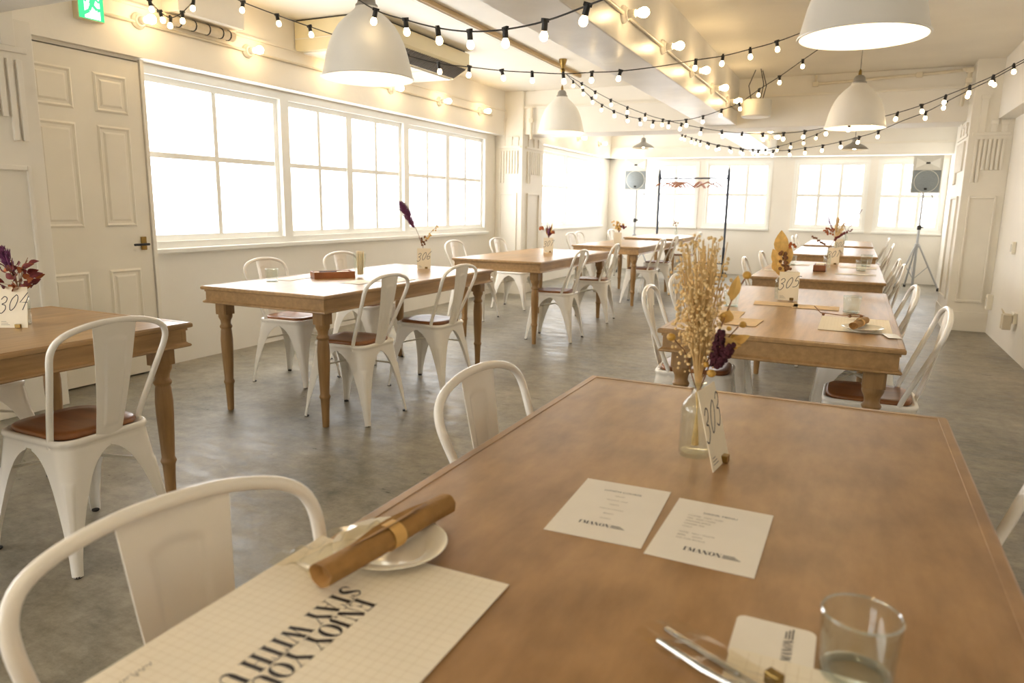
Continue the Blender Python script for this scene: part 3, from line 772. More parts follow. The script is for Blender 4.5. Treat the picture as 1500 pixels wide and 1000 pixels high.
# ------------------------------------------------------------------ air conditioner, duct panel, lagged pipe, exit sign
t = thing('air_conditioner','cream ceiling-hung air conditioner behind the first dome lamp','air conditioner',(-4.36,4.9,2.43))
L = 1.62
MB().prism([(.0,.01),(.04,0),(.58,0),(.74,.085),(.76,.105),(.76,.225),(.74,.235),(.0,.235)],0,L,'y').build('casing','ac_casing',t)
MB().prism([(.60,.004),(.732,.074),(.735,.09),(.62,.06)],.03,L-.03,'y').build('outlet_slot','ac_vent',t)
for i in range(46): 
    y = .05+i*(L-.1)/45; MB().prism([(.605,.001),(.735,.070),(.742,.084),(.61,.014)],y,y+.006,'y').build('grille_fin','ac_vent',t)
MB().box(.05,.575,.04,L-.04,-.012,.0,.004).build('intake_panel','ac_white',t)
for y in (.5,1.05): MB().box(.06,.57,y,y+.012,-.016,-.011).build('panel_rib','ac_casing',t)
MB().box(.0,.76,-.006,0,.095,.10).build('seam','trim_paint',t)
MB().box(0,.72,.02,L-.02,.235,.25).build('mount','dark_metal',t)

t = thing('duct_cover','flat cream duct cover high on the left soffit','duct cover',(-4.37,3.62,2.44))
MB().box(0,.16,.0,.58,0,.24,.004).build('cover_box','wall_paint',t)
t = thing('lagged_pipe','wrapped pipe with black ties below the duct cover','pipe',(-4.31,3.58,2.395))
MB().tube([(0,0,0),(0,.6,0)],.034,14).build('pipe','pipe_lagging',t,smooth=True)
for y in (.12,.24,.36,.48,.55): MB().lathe([(.0345,-.004),(.038,-.004),(.038,.004),(.0345,.004),(.0345,-.004)],16,(0,y,0),'y',False).build('tie','black_plastic',t)

t = thing('exit_sign','green emergency exit sign with a running figure above the door','sign',(-4.37,2.995,2.37))
MB().box(0,.05,-.005,.165,-.105,.13,.004).build('sign_box','ac_casing',t)
MB().box(.05,.053,.0,.16,-.10,.125).build('sign_face','exit_green',t)
m = MB()
def fig(m, pts, w):
    pts = [(a_+.045,b_-.005) for a_,b_ in pts]
    for (a,b),(c,d) in zip(pts,pts[1:]):
        dx_,dz_ = c-a,d-b; l = math.hypot(dx_,dz_) or 1; nx,nz = -dz_/l*w/2, dx_/l*w/2
        n = len(m.v); m.v += [(.0545,a+nx,b+nz),(.0545,c+nx,d+nz),(.0545,c-nx,d-nz),(.0545,a-nx,b-nz)]; m.f.append((n,n+1,n+2,n+3))
m.prism([(.035,-.095),(.135,-.095),(.135,.115),(.035,.115)],.0532,.0538,'x')
m.build('door_symbol','exit_white',t)
m = MB(); fig(m,[(.055,.04),(.035,-.01)],.034); fig(m,[(.04,-.008),(.07,-.035),(.10,-.03)],.02); fig(m,[(.035,-.01),(.02,-.045),(-.02,-.07)],.02); fig(m,[(.055,.035),(.085,.01),(.10,.03)],.013); fig(m,[(.05,.035),(.01,.03),(-.005,.0)],.013)
n = len(m.v); m.v += [(.0545,.105+.018*math.cos(a*PI/6),.068+.018*math.sin(a*PI/6)) for a in range(12)]; m.f.append(tuple(range(n,n+12)))
m.build('running_figure','exit_green',t)

# ------------------------------------------------------------------ speakers on tripods
def speaker(label, slabel, x,y,z, rz):
    t = thing('loudspeaker', label, 'speaker', (x,y,z), rz, 'white loudspeakers on stands')
    MB().prism([(-.20,.0),(.20,.0),(.14,.30),(-.14,.30)],0,.56).build('cabinet','speaker_white',t)
    # horn
    m = MB()
    n0 = len(m.v)
    o = [(-.17,-.003,.36),(.17,-.003,.36),(.17,-.003,.53),(-.17,-.003,.53)]; i = [(-.03,-.001,.435),(.03,-.001,.435),(.03,-.001,.455),(-.03,-.001,.455)]
    m.v += o+[(x_,.0,z_) for x_,_,z_ in o]; 
    m.box(-.185,.185,-.012,0,.34,.545,.004); m.build('horn_flare','speaker_white',t)
    m = MB(); m.prism([(-.16,.37),(-.025,.436),(-.025,.454),(-.16,.52)],-.0135,-.012,'y'); m.prism([(.16,.52),(.025,.454),(.025,.436),(.16,.37)],-.0135,-.012,'y'); m.build('horn_shade','window_frame',t)
    MB().box(-.028,.028,-.016,-.012,.432,.458,.002).build('horn_throat','black_plastic',t)
    MB().box(-.185,.185,-.010,0,.015,.335,.004).build('grille_plate','speaker_grille',t)
    MB().lathe([(.160,-.0125),(.168,-.0125),(.168,-.008),(.160,-.008),(.160,-.0125)],36,(0,0,.175),'y',False).build('grille_ring','speaker_white',t,smooth=True)
    MB().lathe([(.155,-.016),(.16,-.012),(.16,-.008)],36,(0,0,.175),'y').build('woofer_grille','speaker_grille',t,smooth=True)
    for sx in (-1,1):
        for zz in (.04,.31): MB().prism([(sx*.18-.0,zz-.02),(sx*.18+.004,zz-.02),(sx*.18+.004,zz+.02),(sx*.18,zz+.02)],-.012,-.009,'y').build('grille_corner','speaker_grille',t)
    MB().box(-.02,.02,-.021,-.016,.045,.075,.002).build('badge','black_plastic',t)
    MB().tube([(.12,.2,0),(.15,.2,-.12),(.13,.2,-.25)],.006,6).build('cable','black_plastic',t)
    s = thing('speaker_stand', slabel, 'stand', (x,y,0), rz, 'silver tripod speaker stands')
    cy = .15
    MB().tube([(0,cy,.02),(0,cy,.95)],.019,12).build('lower_pole','stand_metal',s,smooth=True)
    MB().tube([(0,cy,.93),(0,cy,z+.02)],.015,12).build('upper_pole','stand_metal',s,smooth=True)
    MB().lathe([(.026,.93),(.03,.94),(.03,.99),(.024,1.0)],14,(0,cy,0)).build('collar','black_plastic',s)
    MB().tube([(.02,cy,.97),(.06,cy,.97)],.012,8).build('clamp_knob','black_plastic',s)
    MB().lathe([(.03,.66),(.036,.67),(.036,.71),(.03,.72)],14,(0,cy,0)).build('leg_hub','stand_metal',s)
    for a in (PI*.5+.2, PI*1.17+.2, PI*1.83+.2):
        ex,ey = .36*math.cos(a), cy+.36*math.sin(a)
        l = MB().tube([(.03*math.cos(a),cy+.03*math.sin(a),.69),(ex,ey,.03)],.014,8).build('leg','stand_metal',s,smooth=True)
        MB().lathe([(.018,0),(.02,.01),(.018,.045),(.012,.05)],10,(ex,ey,0)).build('rubber_foot','rubber',l)
        MB().tube([(0,cy,.16),(.5*ex,cy+.5*(ey-cy),.36)],.006,6).build('brace','stand_metal',s)
speaker('white loudspeaker on the right stand against the far windows','silver tripod stand under the right loudspeaker', .90,12.75,1.49, .05)
speaker('white loudspeaker on the left stand in the far corner','silver tripod stand under the left loudspeaker', -3.74,13.1,1.52, .1)

# ------------------------------------------------------------------ clothes rack and hangers
t = thing('clothes_rack','tall dark clothes rack with two spear-tipped posts by the far windows','rack',(-2.747,13.42,0))
for sx in (-1,1):
    x = sx*.62
    MB().lathe([(.02,0),(.022,.3),(.024,.5),(.016,.52),(.020,.9),(.022,1.55),(.018,1.6),(.026,1.62),(.018,1.65),(.028,1.72),(.03,1.78),(.018,1.84),(.022,1.85),(.004,1.93)],12,(x,0,0)).build('post','navy_metal',t,smooth=True)
    MB().box(x-.03,x+.03,-.28,.28,0,.04,.006).build('foot_bar','dark_metal',t)
MB().tube([(-.61,0,1.74),(.61,0,1.74)],.014,8).build('rail','navy_metal',t,smooth=True)
MB().tube([(-.6,0,.22),(.6,0,.22)],.010,8).build('lower_rail','navy_metal',t,smooth=True)
HG = MB(); HG.tube([(-.2,0,-.16),(-.12,0,-.115),(0,0,-.065),(.12,0,-.115),(.2,0,-.16)],.014,6)
HGm = HG.mesh('arm','hanger_wood',True); HKm = MB().tube([(0,0,-.065),(0,0,-.02),(.012,0,-.005),(.014,0,.008),(.004,0,.0155),(-.008,0,.0135),(-.013,0,.006)],.003,6).mesh('hook','steel',True)
hs = [(-.53,1.2),(-.40,.9),(-.345,.35),(-.31,.2),(-.285,.3),(-.26,.12),(-.235,.25),(-.21,.18),(-.18,.4),(-.13,.7),(.10,.35),(.13,.3),(.26,1.2),(.40,.6)]
hl = ['leftmost wooden hanger on the rack, hanging alone','second wooden hanger from the left post']+['wooden hanger in the tight bunch left of the rail centre']*7+['wooden hanger just right of the bunch']+['wooden hanger in the pair right of the rail centre']*2+['lone wooden hanger toward the right post','rightmost wooden hanger on the rack']
for (dx_,a),l in zip(hs,hl):
    h = thing('coat_hanger', l, 'hanger', (-2.747+dx_,13.42,1.7365), PI/2-a, 'wooden hangers on the rack'); place('arm',HGm,h); place('hook',HKm,h)

# ------------------------------------------------------------------ printed lettering
def stroke(m, pts, w, z=0):
    """flat pen stroke; w = width or list of widths"""
    P = [Vector((p[0],p[1],0)) for p in pts]; n = len(P); ws = w if isinstance(w,list) else [w]*n
    Lf, Rt = [], []
    for i in range(n):
        t = (P[min(n-1,i+1)]-P[max(0,i-1)]).normalized(); nn = Vector((-t.y,t.x,0))*ws[i]/2
        Lf.append(P[i]+nn); Rt.append(P[i]-nn)
    k = len(m.v)
    for a,b in zip(Lf,Rt): m.v += [(a.x,a.y,z),(b.x,b.y,z)]
    for i in range(n-1): m.f.append((k+2*i,k+2*i+1,k+2*i+3,k+2*i+2))
def smooth_pts(pts, sub=5):
    P = [Vector((p[0],p[1],0)) for p in pts]; out = []
    for i in range(len(P)-1):
        p0,p1,p2,p3 = P[max(0,i-1)],P[i],P[i+1],P[min(len(P)-1,i+2)]
        for q in range(sub):
            s=q/sub; v=.5*((2*p1)+(p2-p0)*s+(2*p0-5*p1+4*p2-p3)*s*s+(3*p1-p0-3*p2+p3)*s**3); out.append((v.x,v.y))
    out.append((P[-1].x,P[-1].y)); return out
# high-contrast display capitals: thick stems, hairlines; unit height
TH, HL = .21, .035
def rect(m, x0,y0,x1,y1,z=0): n=len(m.v); m.v += [(x0,y0,z),(x1,y0,z),(x1,y1,z),(x0,y1,z)]; m.f.append((n,n+1,n+2,n+3))
def ell(m, cx,cy,rx,ry,a0,a1,thick):
    pts, ws = [], []
    for i in range(25):
        a = a0+(a1-a0)*i/24; pts.append((cx+rx*math.cos(a), cy+ry*math.sin(a))); ws.append(HL+(thick-HL)*abs(math.cos(a))**1.6)
    stroke(m, pts, ws)
def glyph(m, ch):
    """draws at the origin into m, returns the advance width"""
    def stem(x, y0=0, y1=1): rect(m,x,y0,x+TH,y1); 
    def ser(x, y, w=.36): rect(m,x-w/2,y-HL/2,x+w/2,y+HL/2)
    if ch=='E': stem(.06); ser(.165,0); ser(.165,1); rect(m,.2,-.0175,.62,.02); rect(m,.2,.98,.62,1.0175); rect(m,.2,.48,.5,.515); stroke(m,[(.61,0),(.61,.24)],[.06,.01]); stroke(m,[(.61,1),(.61,.78)],[.06,.01]); stroke(m,[(.49,.36),(.49,.64)],.03); return .70
    if ch=='N': stroke(m,[(.12,0),(.12,1)],HL); ser(.12,0,.2); stroke(m,[(.17,1),(.62,0)],TH*1.05); stroke(m,[(.68,0),(.68,1)],HL); ser(.68,1,.2); return .82
    if ch=='J': stem(.22,.1,1); ser(.325,1); stroke(m,[(.34,.14),(.3,.02),(.16,-.03),(.04,.06),(.05,.16)],[.18,.1,.04,.06,.1]); return .50
    if ch=='O': ell(m,.40,.5,.29,.49,0,2*PI,TH); return .80
    if ch=='Y': stroke(m,[(.10,1),(.40,.45)],TH); stroke(m,[(.72,1),(.42,.45)],HL); stem(.30,0,.47); ser(.405,0); ser(.14,1,.3); ser(.7,1,.22); return .80
    if ch=='U': stem(.08,.25,1); ser(.185,1); pts=[(.185,.28),(.2,.1),(.34,-.01),(.54,.04),(.64,.24)]; stroke(m,smooth_pts(pts),[TH-(TH-HL)*min(1,i/14) for i in range(21)]); stroke(m,[(.64,.22),(.64,1)],HL); ser(.64,1,.2); return .78
    if ch=='R': stem(.08); ser(.185,0); ser(.185,1); ell(m,.34,.74,.22,.25,-PI/2,PI/2,TH); rect(m,.2,.47,.36,.505); rect(m,.2,.98,.36,1.0175); stroke(m,[(.40,.48),(.62,.02)],TH); ser(.64,0,.22); return .80
    if ch=='S': stroke(m,smooth_pts([(.50,.78),(.44,.94),(.28,1.0),(.12,.9),(.10,.74),(.26,.58),(.42,.42),(.50,.24),(.40,.05),(.24,0),(.10,.06),(.05,.22)]),[HL+.02+(.19)*max(0,1-abs(i-30)/15) for i in range(56)]); stroke(m,[(.515,.7),(.515,.98)],.03); stroke(m,[(.05,.02),(.05,.3)],.03); return .60
    if ch=='T': stem(.26); ser(.365,0); rect(m,.04,.98,.69,1.0175); stroke(m,[(.05,1),(.05,.74)],[.06,.01]); stroke(m,[(.68,1),(.68,.74)],[.06,.01]); return .73
    if ch=='A': stroke(m,[(.36,1.0),(.08,0)],HL); stroke(m,[(.34,1.0),(.62,0)],TH); rect(m,.18,.30,.5,.335); ser(.08,0,.2); ser(.63,0,.3); return .76
    if ch=='W': stroke(m,[(.10,1),(.32,0)],TH*.95); stroke(m,[(.32,0),(.52,1)],HL); stroke(m,[(.50,1),(.74,0)],TH*.95); stroke(m,[(.74,0),(.96,1)],HL); ser(.1,1,.28); ser(.5,1,.26); ser(.96,1,.2); return 1.05
    if ch=='I': stem(.08); ser(.185,0); ser(.185,1); return .38
    if ch=='H': stem(.08); ser(.185,0); ser(.185,1); stem(.54); ser(.645,0); ser(.645,1); rect(m,.28,.48,.55,.515); return .84
    if ch=='M': stroke(m,[(.12,0),(.12,1)],HL); stroke(m,[(.16,1),(.42,.1)],TH); stroke(m,[(.42,.1),(.70,1)],HL); stem(.64); ser(.12,0,.2); ser(.745,0); return .96
    if ch=="'": stroke(m,[(.1,1),(.08,.75)],[.1,.03]); return .2
    return .34
def words(txt, h, track=0.02):
    m = MB(); x = 0
    for ch in txt:
        g = MB(); adv = glyph(g, ch); n = len(m.v)
        m.v += [((x+v[0])*h, v[1]*h, 0) for v in g.v]; m.f += [tuple(n+i for i in f) for f in g.f]; x += adv+track
    return m, x*h
def font_mesh(txt, size, mat, align='LEFT'):
    cu = bpy.data.curves.new('print','FONT'); cu.body = txt; cu.size = size; cu.align_x = align
    o = bpy.data.objects.new('print', cu); C.objects.link(o)
    dg = bpy.context.evaluated_depsgraph_get(); me = bpy.data.meshes.new_from_object(o.evaluated_get(dg))
    bpy.data.objects.remove(o); bpy.data.curves.remove(cu)
    me.materials.clear(); me.materials.append(MATS[mat]); return me
DIG = {'0':[(.30,.98),(.12,.72),(.08,.35),(.2,.03),(.38,.2),(.46,.6),(.4,.9),(.28,.99)],
       '3':[(.06,.82),(.2,1.0),(.38,.9),(.36,.66),(.18,.53),(.38,.46),(.44,.22),(.28,-.02),(.06,.08)],
       '4':[(.36,1.0),(.06,.38),(.5,.40),(.42,.75),(.30,-.06)],
       '5':[(.50,.98),(.2,.94),(.12,.56),(.32,.6),(.44,.38),(.34,.08),(.06,.02)],
       '6':[(.42,1.0),(.16,.62),(.08,.25),(.22,.0),(.42,.15),(.36,.40),(.14,.28)],
       '7':[(.08,.9),(.5,.95),(.34,.5),(.22,-.04)],
       '8':[(.40,.85),(.22,1.0),(.10,.82),(.38,.35),(.28,0),(.08,.15),(.2,.45),(.44,.8)],
       '1':[(.16,.8),(.32,1.0),(.24,0)], '2':[(.08,.78),(.24,1.0),(.42,.8),(.24,.35),(.04,.0),(.48,.04)]}
def number_mesh(txt, h, lw=.05, slant=.28, rise=.22):
    m = MB(); x = 0
    for c in txt:
        P = smooth_pts(DIG[c]) if c!='4' else DIG[c][:3]
        pts = [((x+p[0]+slant*p[1])*h, (p[1]+rise*x)*h) for p in P]
        stroke(m, pts, lw*h)
        if c=='4': stroke(m, [((x+p[0]+slant*p[1])*h,(p[1]+rise*x)*h) for p in ((.46,.78),(.34,-.08))], lw*h)
        x += .60
    return m, x*h
def number_card(label, txt, x,y, rz, w=.10, h=.15, lean=.16):
    t = thing('number_card', label, 'table card', (x,y,TZ+.001), rz, 'table number cards')
    R = Matrix.Rotation(-lean,4,'X')
    MB().box(-w/2,w/2,0,.0016,0,h).build('card','card_paper',t, xf=R)
    m, wd = number_mesh(txt, h*.40)
    m.v = [(v[0]-wd/2-.004, -.0004, v[1]+h*.36) for v in m.v]
    m.build('handwritten_number','ink',t, xf=R)
    m = MB(); 
    for i in range(3): rect(m,-w*.42,.010+i*.006,-w*.42+.03-.006*i,.0115+i*.006)
    m.v = [(v[0],-.0004,v[1]) for v in m.v]; m.build('small_print','ink_soft',t,xf=R)
    MB().box(.008,.028,-.007,.012,0,.014,.0015).build('brass_clip','brass',t)
    return t
number_card('cream card numbered 303 leaning by the glass bottle on the nearest table','303', -.185,1.318, PI/2-.12,lean=.26)
number_card('cream card numbered 304 at the left edge','304', -2.755,1.545, .52)
number_card('cream card numbered 305 by the tan leaf bouquet','305', -.29,4.03, .12)
number_card('cream card numbered 306 under the purple plume','306', -2.86,4.50, .48)
number_card('cream card numbered 307 under the rust flowers','307', -2.85,6.87, .45)
number_card('cream card on the table behind card 305, beside a wooden box','301', -.155,7.0, .05)
number_card('cream card on the second-farthest right table','302', -.15,9.1, .05)

# ------------------------------------------------------------------ papers
def sheet(name, label, cat, corners, z=TZ+.0022, mat='paper', th=.0006, group=None):
    c = [Vector((x,y,0)) for x,y in corners]; o = sum(c,Vector())/4
    t = thing(name, label, cat, (o.x,o.y,z), 0, group)
    MB().prism([((p-o).x,(p-o).y) for p in c],0,th).build('sheet',mat,t); return t, o
def oriented(name, label, cat, cx,cy,w,h,rz,mat='paper',th=.0006,z=TZ+.0004, group=None, r=0):
    t = thing(name, label, cat, (cx,cy,z), rz, group)
    if r:
        pts = []
        for sx,sy,a0 in ((1,1,0),(-1,1,PI/2),(-1,-1,PI),(1,-1,1.5*PI)):
            for k in range(6): a=a0+PI/2*k/5; pts.append((sx*(w/2-r)+r*math.cos(a), sy*(h/2-r)+r*math.sin(a)))
    else: pts = [(-w/2,-h/2),(w/2,-h/2),(w/2,h/2),(-w/2,h/2)]
    MB().prism(pts,0,th).build('sheet',mat,t); return t
def put(me, name, parent, x,y,z,rz=0): return place(name, me, parent, (x,y,z), rz)
def logo(parent, x,y,z,h,rz=0):
    m, w = words("I'MANON", h, .01); me = m.mesh('logo','ink'); o = place('logo', me, parent, (x,y,z), rz)
    mm = MB()
    for i in range(3): rect(mm, w+.1*h, h*(.72-.34*i), w+h*(1.6+.35*i), h*(.72-.34*i)+.16*h)
    place('logo_lines', mm.mesh('logo_lines','ink'), parent, (x,y,z), rz); return w
zp = .0008
menu_group = 'paper menus'
t = oriented('paper_menu','left paper lunch menu on the nearest table','menu', -.307,1.028,.146,.222,.04,'paper_menu')
put(font_mesh('LUNCH COURSE',.0085,'ink','CENTER'),'heading',t,0,.070,zp)
for i,s in enumerate(['SALAD','SEASONAL SOUP','PASTA','MAIN OF THE DAY','BREAD','DESSERT']):
    put(font_mesh(s,.0046 if i%2 else .0054,'ink_soft' if i%2 else 'ink_soft','CENTER'),'menu_line',t,0,.052-.018*i,zp)
logo(t,-.034,-.066,zp,.010)
t = oriented('paper_menu','right paper drink menu on the nearest table','menu', -.148,1.016,.147,.216,-.01,'paper_menu')
put(font_mesh('DRINK MENU',.0085,'ink','CENTER'),'heading',t,0,.062,zp)
for i,s in enumerate(['COFFEE   HOT / ICED','TEA   HOT / ICED','ORANGE JUICE','GINGER ALE','COLA','','WINE   RED / WHITE','BEER      SODA','ASK FOR REFILLS']):
    if s: put(font_mesh(s,.0056,'ink_soft','LEFT'),'menu_line',t,-.046,.046-.0105*i,zp)
logo(t,-.028,-.072,zp,.011)

# placemat with big display lettering and a faint grid
def placemat(label, cx,cy,rz, text=True, w=.42,h=.297):
    """w along the diner's left-right, local +y away from the diner"""
    t = oriented('placemat', label, 'placemat', cx,cy,w,h,rz,'paper', z=TZ+.0018)
    m = MB(); n = 24
    for i in range(1,int(w/.0125)): x=-w/2+i*.0125; rect(m,x-.00022,-h/2+.004,x+.00022,h/2-.004)
    for i in range(1,int(h/.0125)): y=-h/2+i*.0125; rect(m,-w/2+.004,y-.00022,w/2-.004,y+.00022)
    place('grid_lines', m.mesh('grid_lines','ink_grid'), t, (0,0,.00075))
    if text:
        m,_ = words('ENJOY YOUR',.028,.0); place('lettering', m.mesh('lettering','ink'), t, (-.099,-.002,.0011))
        m,_ = words('STAY WITH US',.028,.0); place('lettering', m.mesh('lettering','ink'), t, (-.115,-.033,.0011))
        # small handwritten note
        m = MB(); rnd = random.Random(3); x = 0
        for i in range(9):
            stroke(m, smooth_pts([(x,0),(x+.003,.009*rnd.random()+.003),(x+.005,.001),(x+.007,.006*rnd.random())]), .0011); x += .0085
        place('handwriting', m.mesh('handwriting','ink_soft'), t, (.095,-.118,.0011))
    return t
placemat('gridded paper placemat printed ENJOY YOUR STAY WITH US on the nearest table', -.4975,.535,-PI/2+.01)

# round plate with rolled brown napkin and a clear sachet
def plate(label, x,y,r,z=TZ+.0030):
    t = thing('plate', label, 'plate', (x,y,z))
    s = r/.075
    P = [(.0,.002),(.045,.002),(.05,.0045),(.060,.0095),(.0735,.014),(.075,.0150),(.0745,.0162),(.072,.0160),(.058,.0118),(.050,.0072),(.045,.0052),(.0,.0048)]
    MB().lathe([(a*s,b*s) for a,b in P],48,cap=False).build('dish','ceramic',t,smooth=True,angle=60)
    MB().lathe([(.036*s,0),(.042*s,0),(.042*s,.003*s),(.036*s,.003*s)],36,cap=False).build('foot_ring','ceramic',t,smooth=True)
    return t
def napkin(label, x,y,z,rz,L=.24,r=.0135):
    t = thing('napkin_roll', label, 'napkin', (x,y,z), rz)
    m = MB(); pts=[]; rr=[]; P = []
    for i in range(9):
        xx = -L/2+L*i/8; row=[]
        for k in range(21):
            a = 2*PI*k/20; q = r*(1+.06*math.sin(3*a+i)+.03*math.sin(7*a)); row.append((xx,q*math.cos(a)*1.12,q*math.sin(a)*.9))
        P.append(row)
    m.grid(P)
    for row,sg in ((P[0],-1),(P[-1],1)):
        # rolled spiral end
        inner = [(p[0]-sg*.004,p[1]*.72,p[2]*.72) for p in row]; inner2=[(p[0]-sg*.012,p[1]*.5,p[2]*.5) for p in row]
        m.grid([row,inner,inner2]); m.poly(inner2[:-1])
    m.build('roll','napkin_brown',t,smooth=True,angle=50)
    MB().leaf((-L*.3,.0,r*.95),(L*.34,.004,r*.98),.018,(0,0,1),0,.0004).build('fold','napkin_brown',t)
    b = MB(); b.lathe([(r*1.16,-.011),(r*1.2,-.011),(r*1.2,.011),(r*1.16,.011),(r*1.16,-.011)],24,(0,0,0),'x',False); b.build('paper_band','napkin_band',t,smooth=True,xf=Matrix.Diagonal((1,1.06,.92,1)))
    return t
plate('white plate with a brown napkin roll on the nearest table', -.532,.748,.078)
napkin('brown napkin roll with a tan band on the near plate', -.528,.742,TZ+.031,math.atan2(.239,.023),.255,.0165)
t = thing('clear_sachet','crumpled clear plastic sachet tucked between the near plate and table edge','sachet',(-.588,.715,TZ+.003),1.4)
rnd = random.Random(5); G=[]
for i in range(9):
    row=[]
    for j in range(7): row.append((-.085+.17*i/8,-.045+.09*j/6,.010+.012*rnd.random()*math.sin(PI*j/6)+.006*math.sin(i*1.7+j)))
    G.append(row)
m = MB().grid(G); m.build('film','film',t,solid=.0005)
MB().box(-.06,.05,-.022,.022,.002,.008,.003).build('wet_towel','ceramic',t)

# coaster, tumbler, cutlery at the bottom right
t = oriented('coaster','white rounded coaster with a printed logo beside the near tumbler','coaster', -.039,.768,.086,.086,.0,'paper_menu',.0016,r=.010)
logo(t,.020,-.034,.0018,.010,PI/2)
def tumbler(label, x,y,r=.037,h=.078,z=TZ+.0004,group='clear glass tumblers', taper=.9):
    t = thing('glass_tumbler', label, 'glass', (x,y,z), 0, group)
    MB().lathe([(0,0),(r*taper*.94,0),(r*taper,.004),(r,h-.002),(r-.0008,h),(r-.0016,h-.002),(r*taper-.0022,.010),(r*taper-.006,.007),(0,.0065)],40,cap=False).build('glass_wall','glass',t,smooth=True,angle=60)
    MB().lathe([(r-.0026,h-.0016),(r-.0012,h+.0010),(r+.0006,h-.0016),(r-.0026,h-.0016)],40,cap=False).build('rim','glass_rim',t,smooth=True)
    MB().lathe([(r*taper*.75,.0006),(r*taper*.99,.0012),(r*taper*1.005,.006),(r*taper*.9,.0075),(r*taper*.75,.006),(r*taper*.75,.0006)],40,cap=False).build('base_ring','glass_rim',t,smooth=True)
    return t
tumbler('clear glass tumbler at the bottom right of the nearest table', .043,.748,.0385,.072)
t = thing('cutlery_packet','fork and knife in a clear wrapper with a brass clip at the bottom edge','cutlery',(-.058,.668,TZ+.003),-.5)
for k,(o,nm) in enumerate(((-.012,'fork'),(.010,'knife'))):
    m = MB()
    if nm=='fork':
        m.tube([(-.10,o,.006),(-.04,o,.006),(.0,o,.010)],[.003,.004,.003],8); m.box(0,.03,o-.011,o+.011,.009,.011,.0008)
        for q in range(4): m.box(.03,.072,o-.011+q*.0063,o-.011+q*.0063+.0032,.009,.0105,.0005)
    else:
        m.box(-.11,-.01,o-.0035,o+.0035,.004,.009,.0015); m.prism([(-.01,o-.004),(.075,o-.009),(.092,o+.002),(.085,o+.006),(-.01,o+.004)],.006,.0075)
    m.build(nm,'steel',t,smooth=True)
G=[]
for i in range(10):
    row=[]
    for j in range(5): row.append((-.12+.24*i/9,-.032+.064*j/4,.012+.006*math.sin(i*2.1+j*1.3)*math.sin(PI*j/4)))
    G.append(row)
MB().grid(G).build('wrapper','film',t,solid=.0004)
MB().box(.005,.022,.026,.038,.002,.016,.0015).build('brass_clip','brass',t)
placemat('second gridded placemat cut off at the bottom edge under the cutlery', .03,.56,PI/2+.0,False,.36,.22)

# ------------------------------------------------------------------ bottles and dried flowers
def bottle(label, x,y,h=.146,r=.030,z=TZ+.0004):
    t = thing('glass_bottle', label, 'vase', (x,y,z), 0, 'clear glass bottle vases')
    k = h/.146
    P = [(0,0),(r*.93,0),(r,.006),(r,.088*k),(r*.92,.102*k),(r*.62,.113*k),(r*.42,.120*k),(r*.40,.140*k),(r*.5,.142*k),(r*.5,h)]
    I = [(q-.0022,zz) for q,zz in P[3:]][::-1]+[(r-.0022,.009),(0,.008)]
    MB().lathe(P+I,32,cap=False).build('glass_wall','glass',t,smooth=True,angle=50); return t
def bouquet(label, x,y,base=.02):
    return thing('dried_bouquet', label, 'dried flowers', (x,y,TZ+base), 0, 'dried flower bouquets')
def stems(m, rnd, n, neck, top, spread, r=.0008, lean=(0,0)):
    tips=[]
    for i in range(n):
        a=rnd.uniform(0,2*PI); s=spread*math.sqrt(rnd.random()); hh=top*rnd.uniform(.72,1)
        tip=Vector((math.cos(a)*s+lean[0],math.sin(a)*s+lean[1],hh))
        nk=Vector((math.cos(a)*.006*rnd.random(),math.sin(a)*.006*rnd.random(),neck))
        m.tube([(-nk.x*1.2,-nk.y*1.2,0),tuple(nk),tuple(nk.lerp(tip,.5)+Vector((0,0,.015))),tuple(tip)],r,4,cap=False); tips.append(tip)
    return tips
def plume(m, base, tip, w, rnd, n=60):
    """soft feathery plume built from many short barbs"""
    base, tip = Vector(base), Vector(tip); d = tip-base; dn = d.normalized(); s = dn.orthogonal().normalized(); s2 = dn.cross(s)
    m.tube([tuple(base),tuple(tip)],[.0012,.0005],4)
    for i in range(n):
        t=.03+.95*i/n; a=rnd.uniform(0,2*PI); q=(s*math.cos(a)+s2*math.sin(a)); L=w*(.35+.65*math.sin(PI*min(1,t*1.05)))*rnd.uniform(.7,1)
        p=base+d*t; e=p+q*L+dn*L*1.3; m.tube([tuple(p),tuple((p+e)/2+q*L*.15),tuple(e)],[.0022,.0024,.0005],4,cap=False)
rnd = random.Random(11)
bottle('clear glass bottle holding the tall straw bouquet on the nearest table', -.243,1.352)
t = bouquet('tall straw-coloured bouquet in the bottle on the nearest table', -.243,1.352)
m = MB(); tips = stems(m, rnd, 120, .125, .395, .043, .0008, (-.008,.0)); m.build('stems','straw_stem',t)
m = MB()
for p in tips:
    for q in range(8):
        v = p+Vector((rnd.gauss(0,.008),rnd.gauss(0,.008),rnd.uniform(-.15,.012))); rr_=rnd.uniform(.0018,.0040); m.ball(tuple(v),rr_,5,3)
o = m.build('florets','straw_dry',t); o['kind']='stuff'
m = MB(); b1 = [(0,0,.12),(.03,-.01,.22),(.052,-.012,.29),(.075,-.015,.335)]
m.tube(b1,.0014,5); m.tube([(.0,0,.12),(.035,.02,.2),(.062,.02,.235)],.0012,5); m.tube([(0,0,.1),(-.025,-.03,.19),(-.045,-.045,.215)],.0012,5); m.tube([(0,0,.1),(.02,-.02,.16)],.0012,5)
m.build('branch','leaf_brown',t)
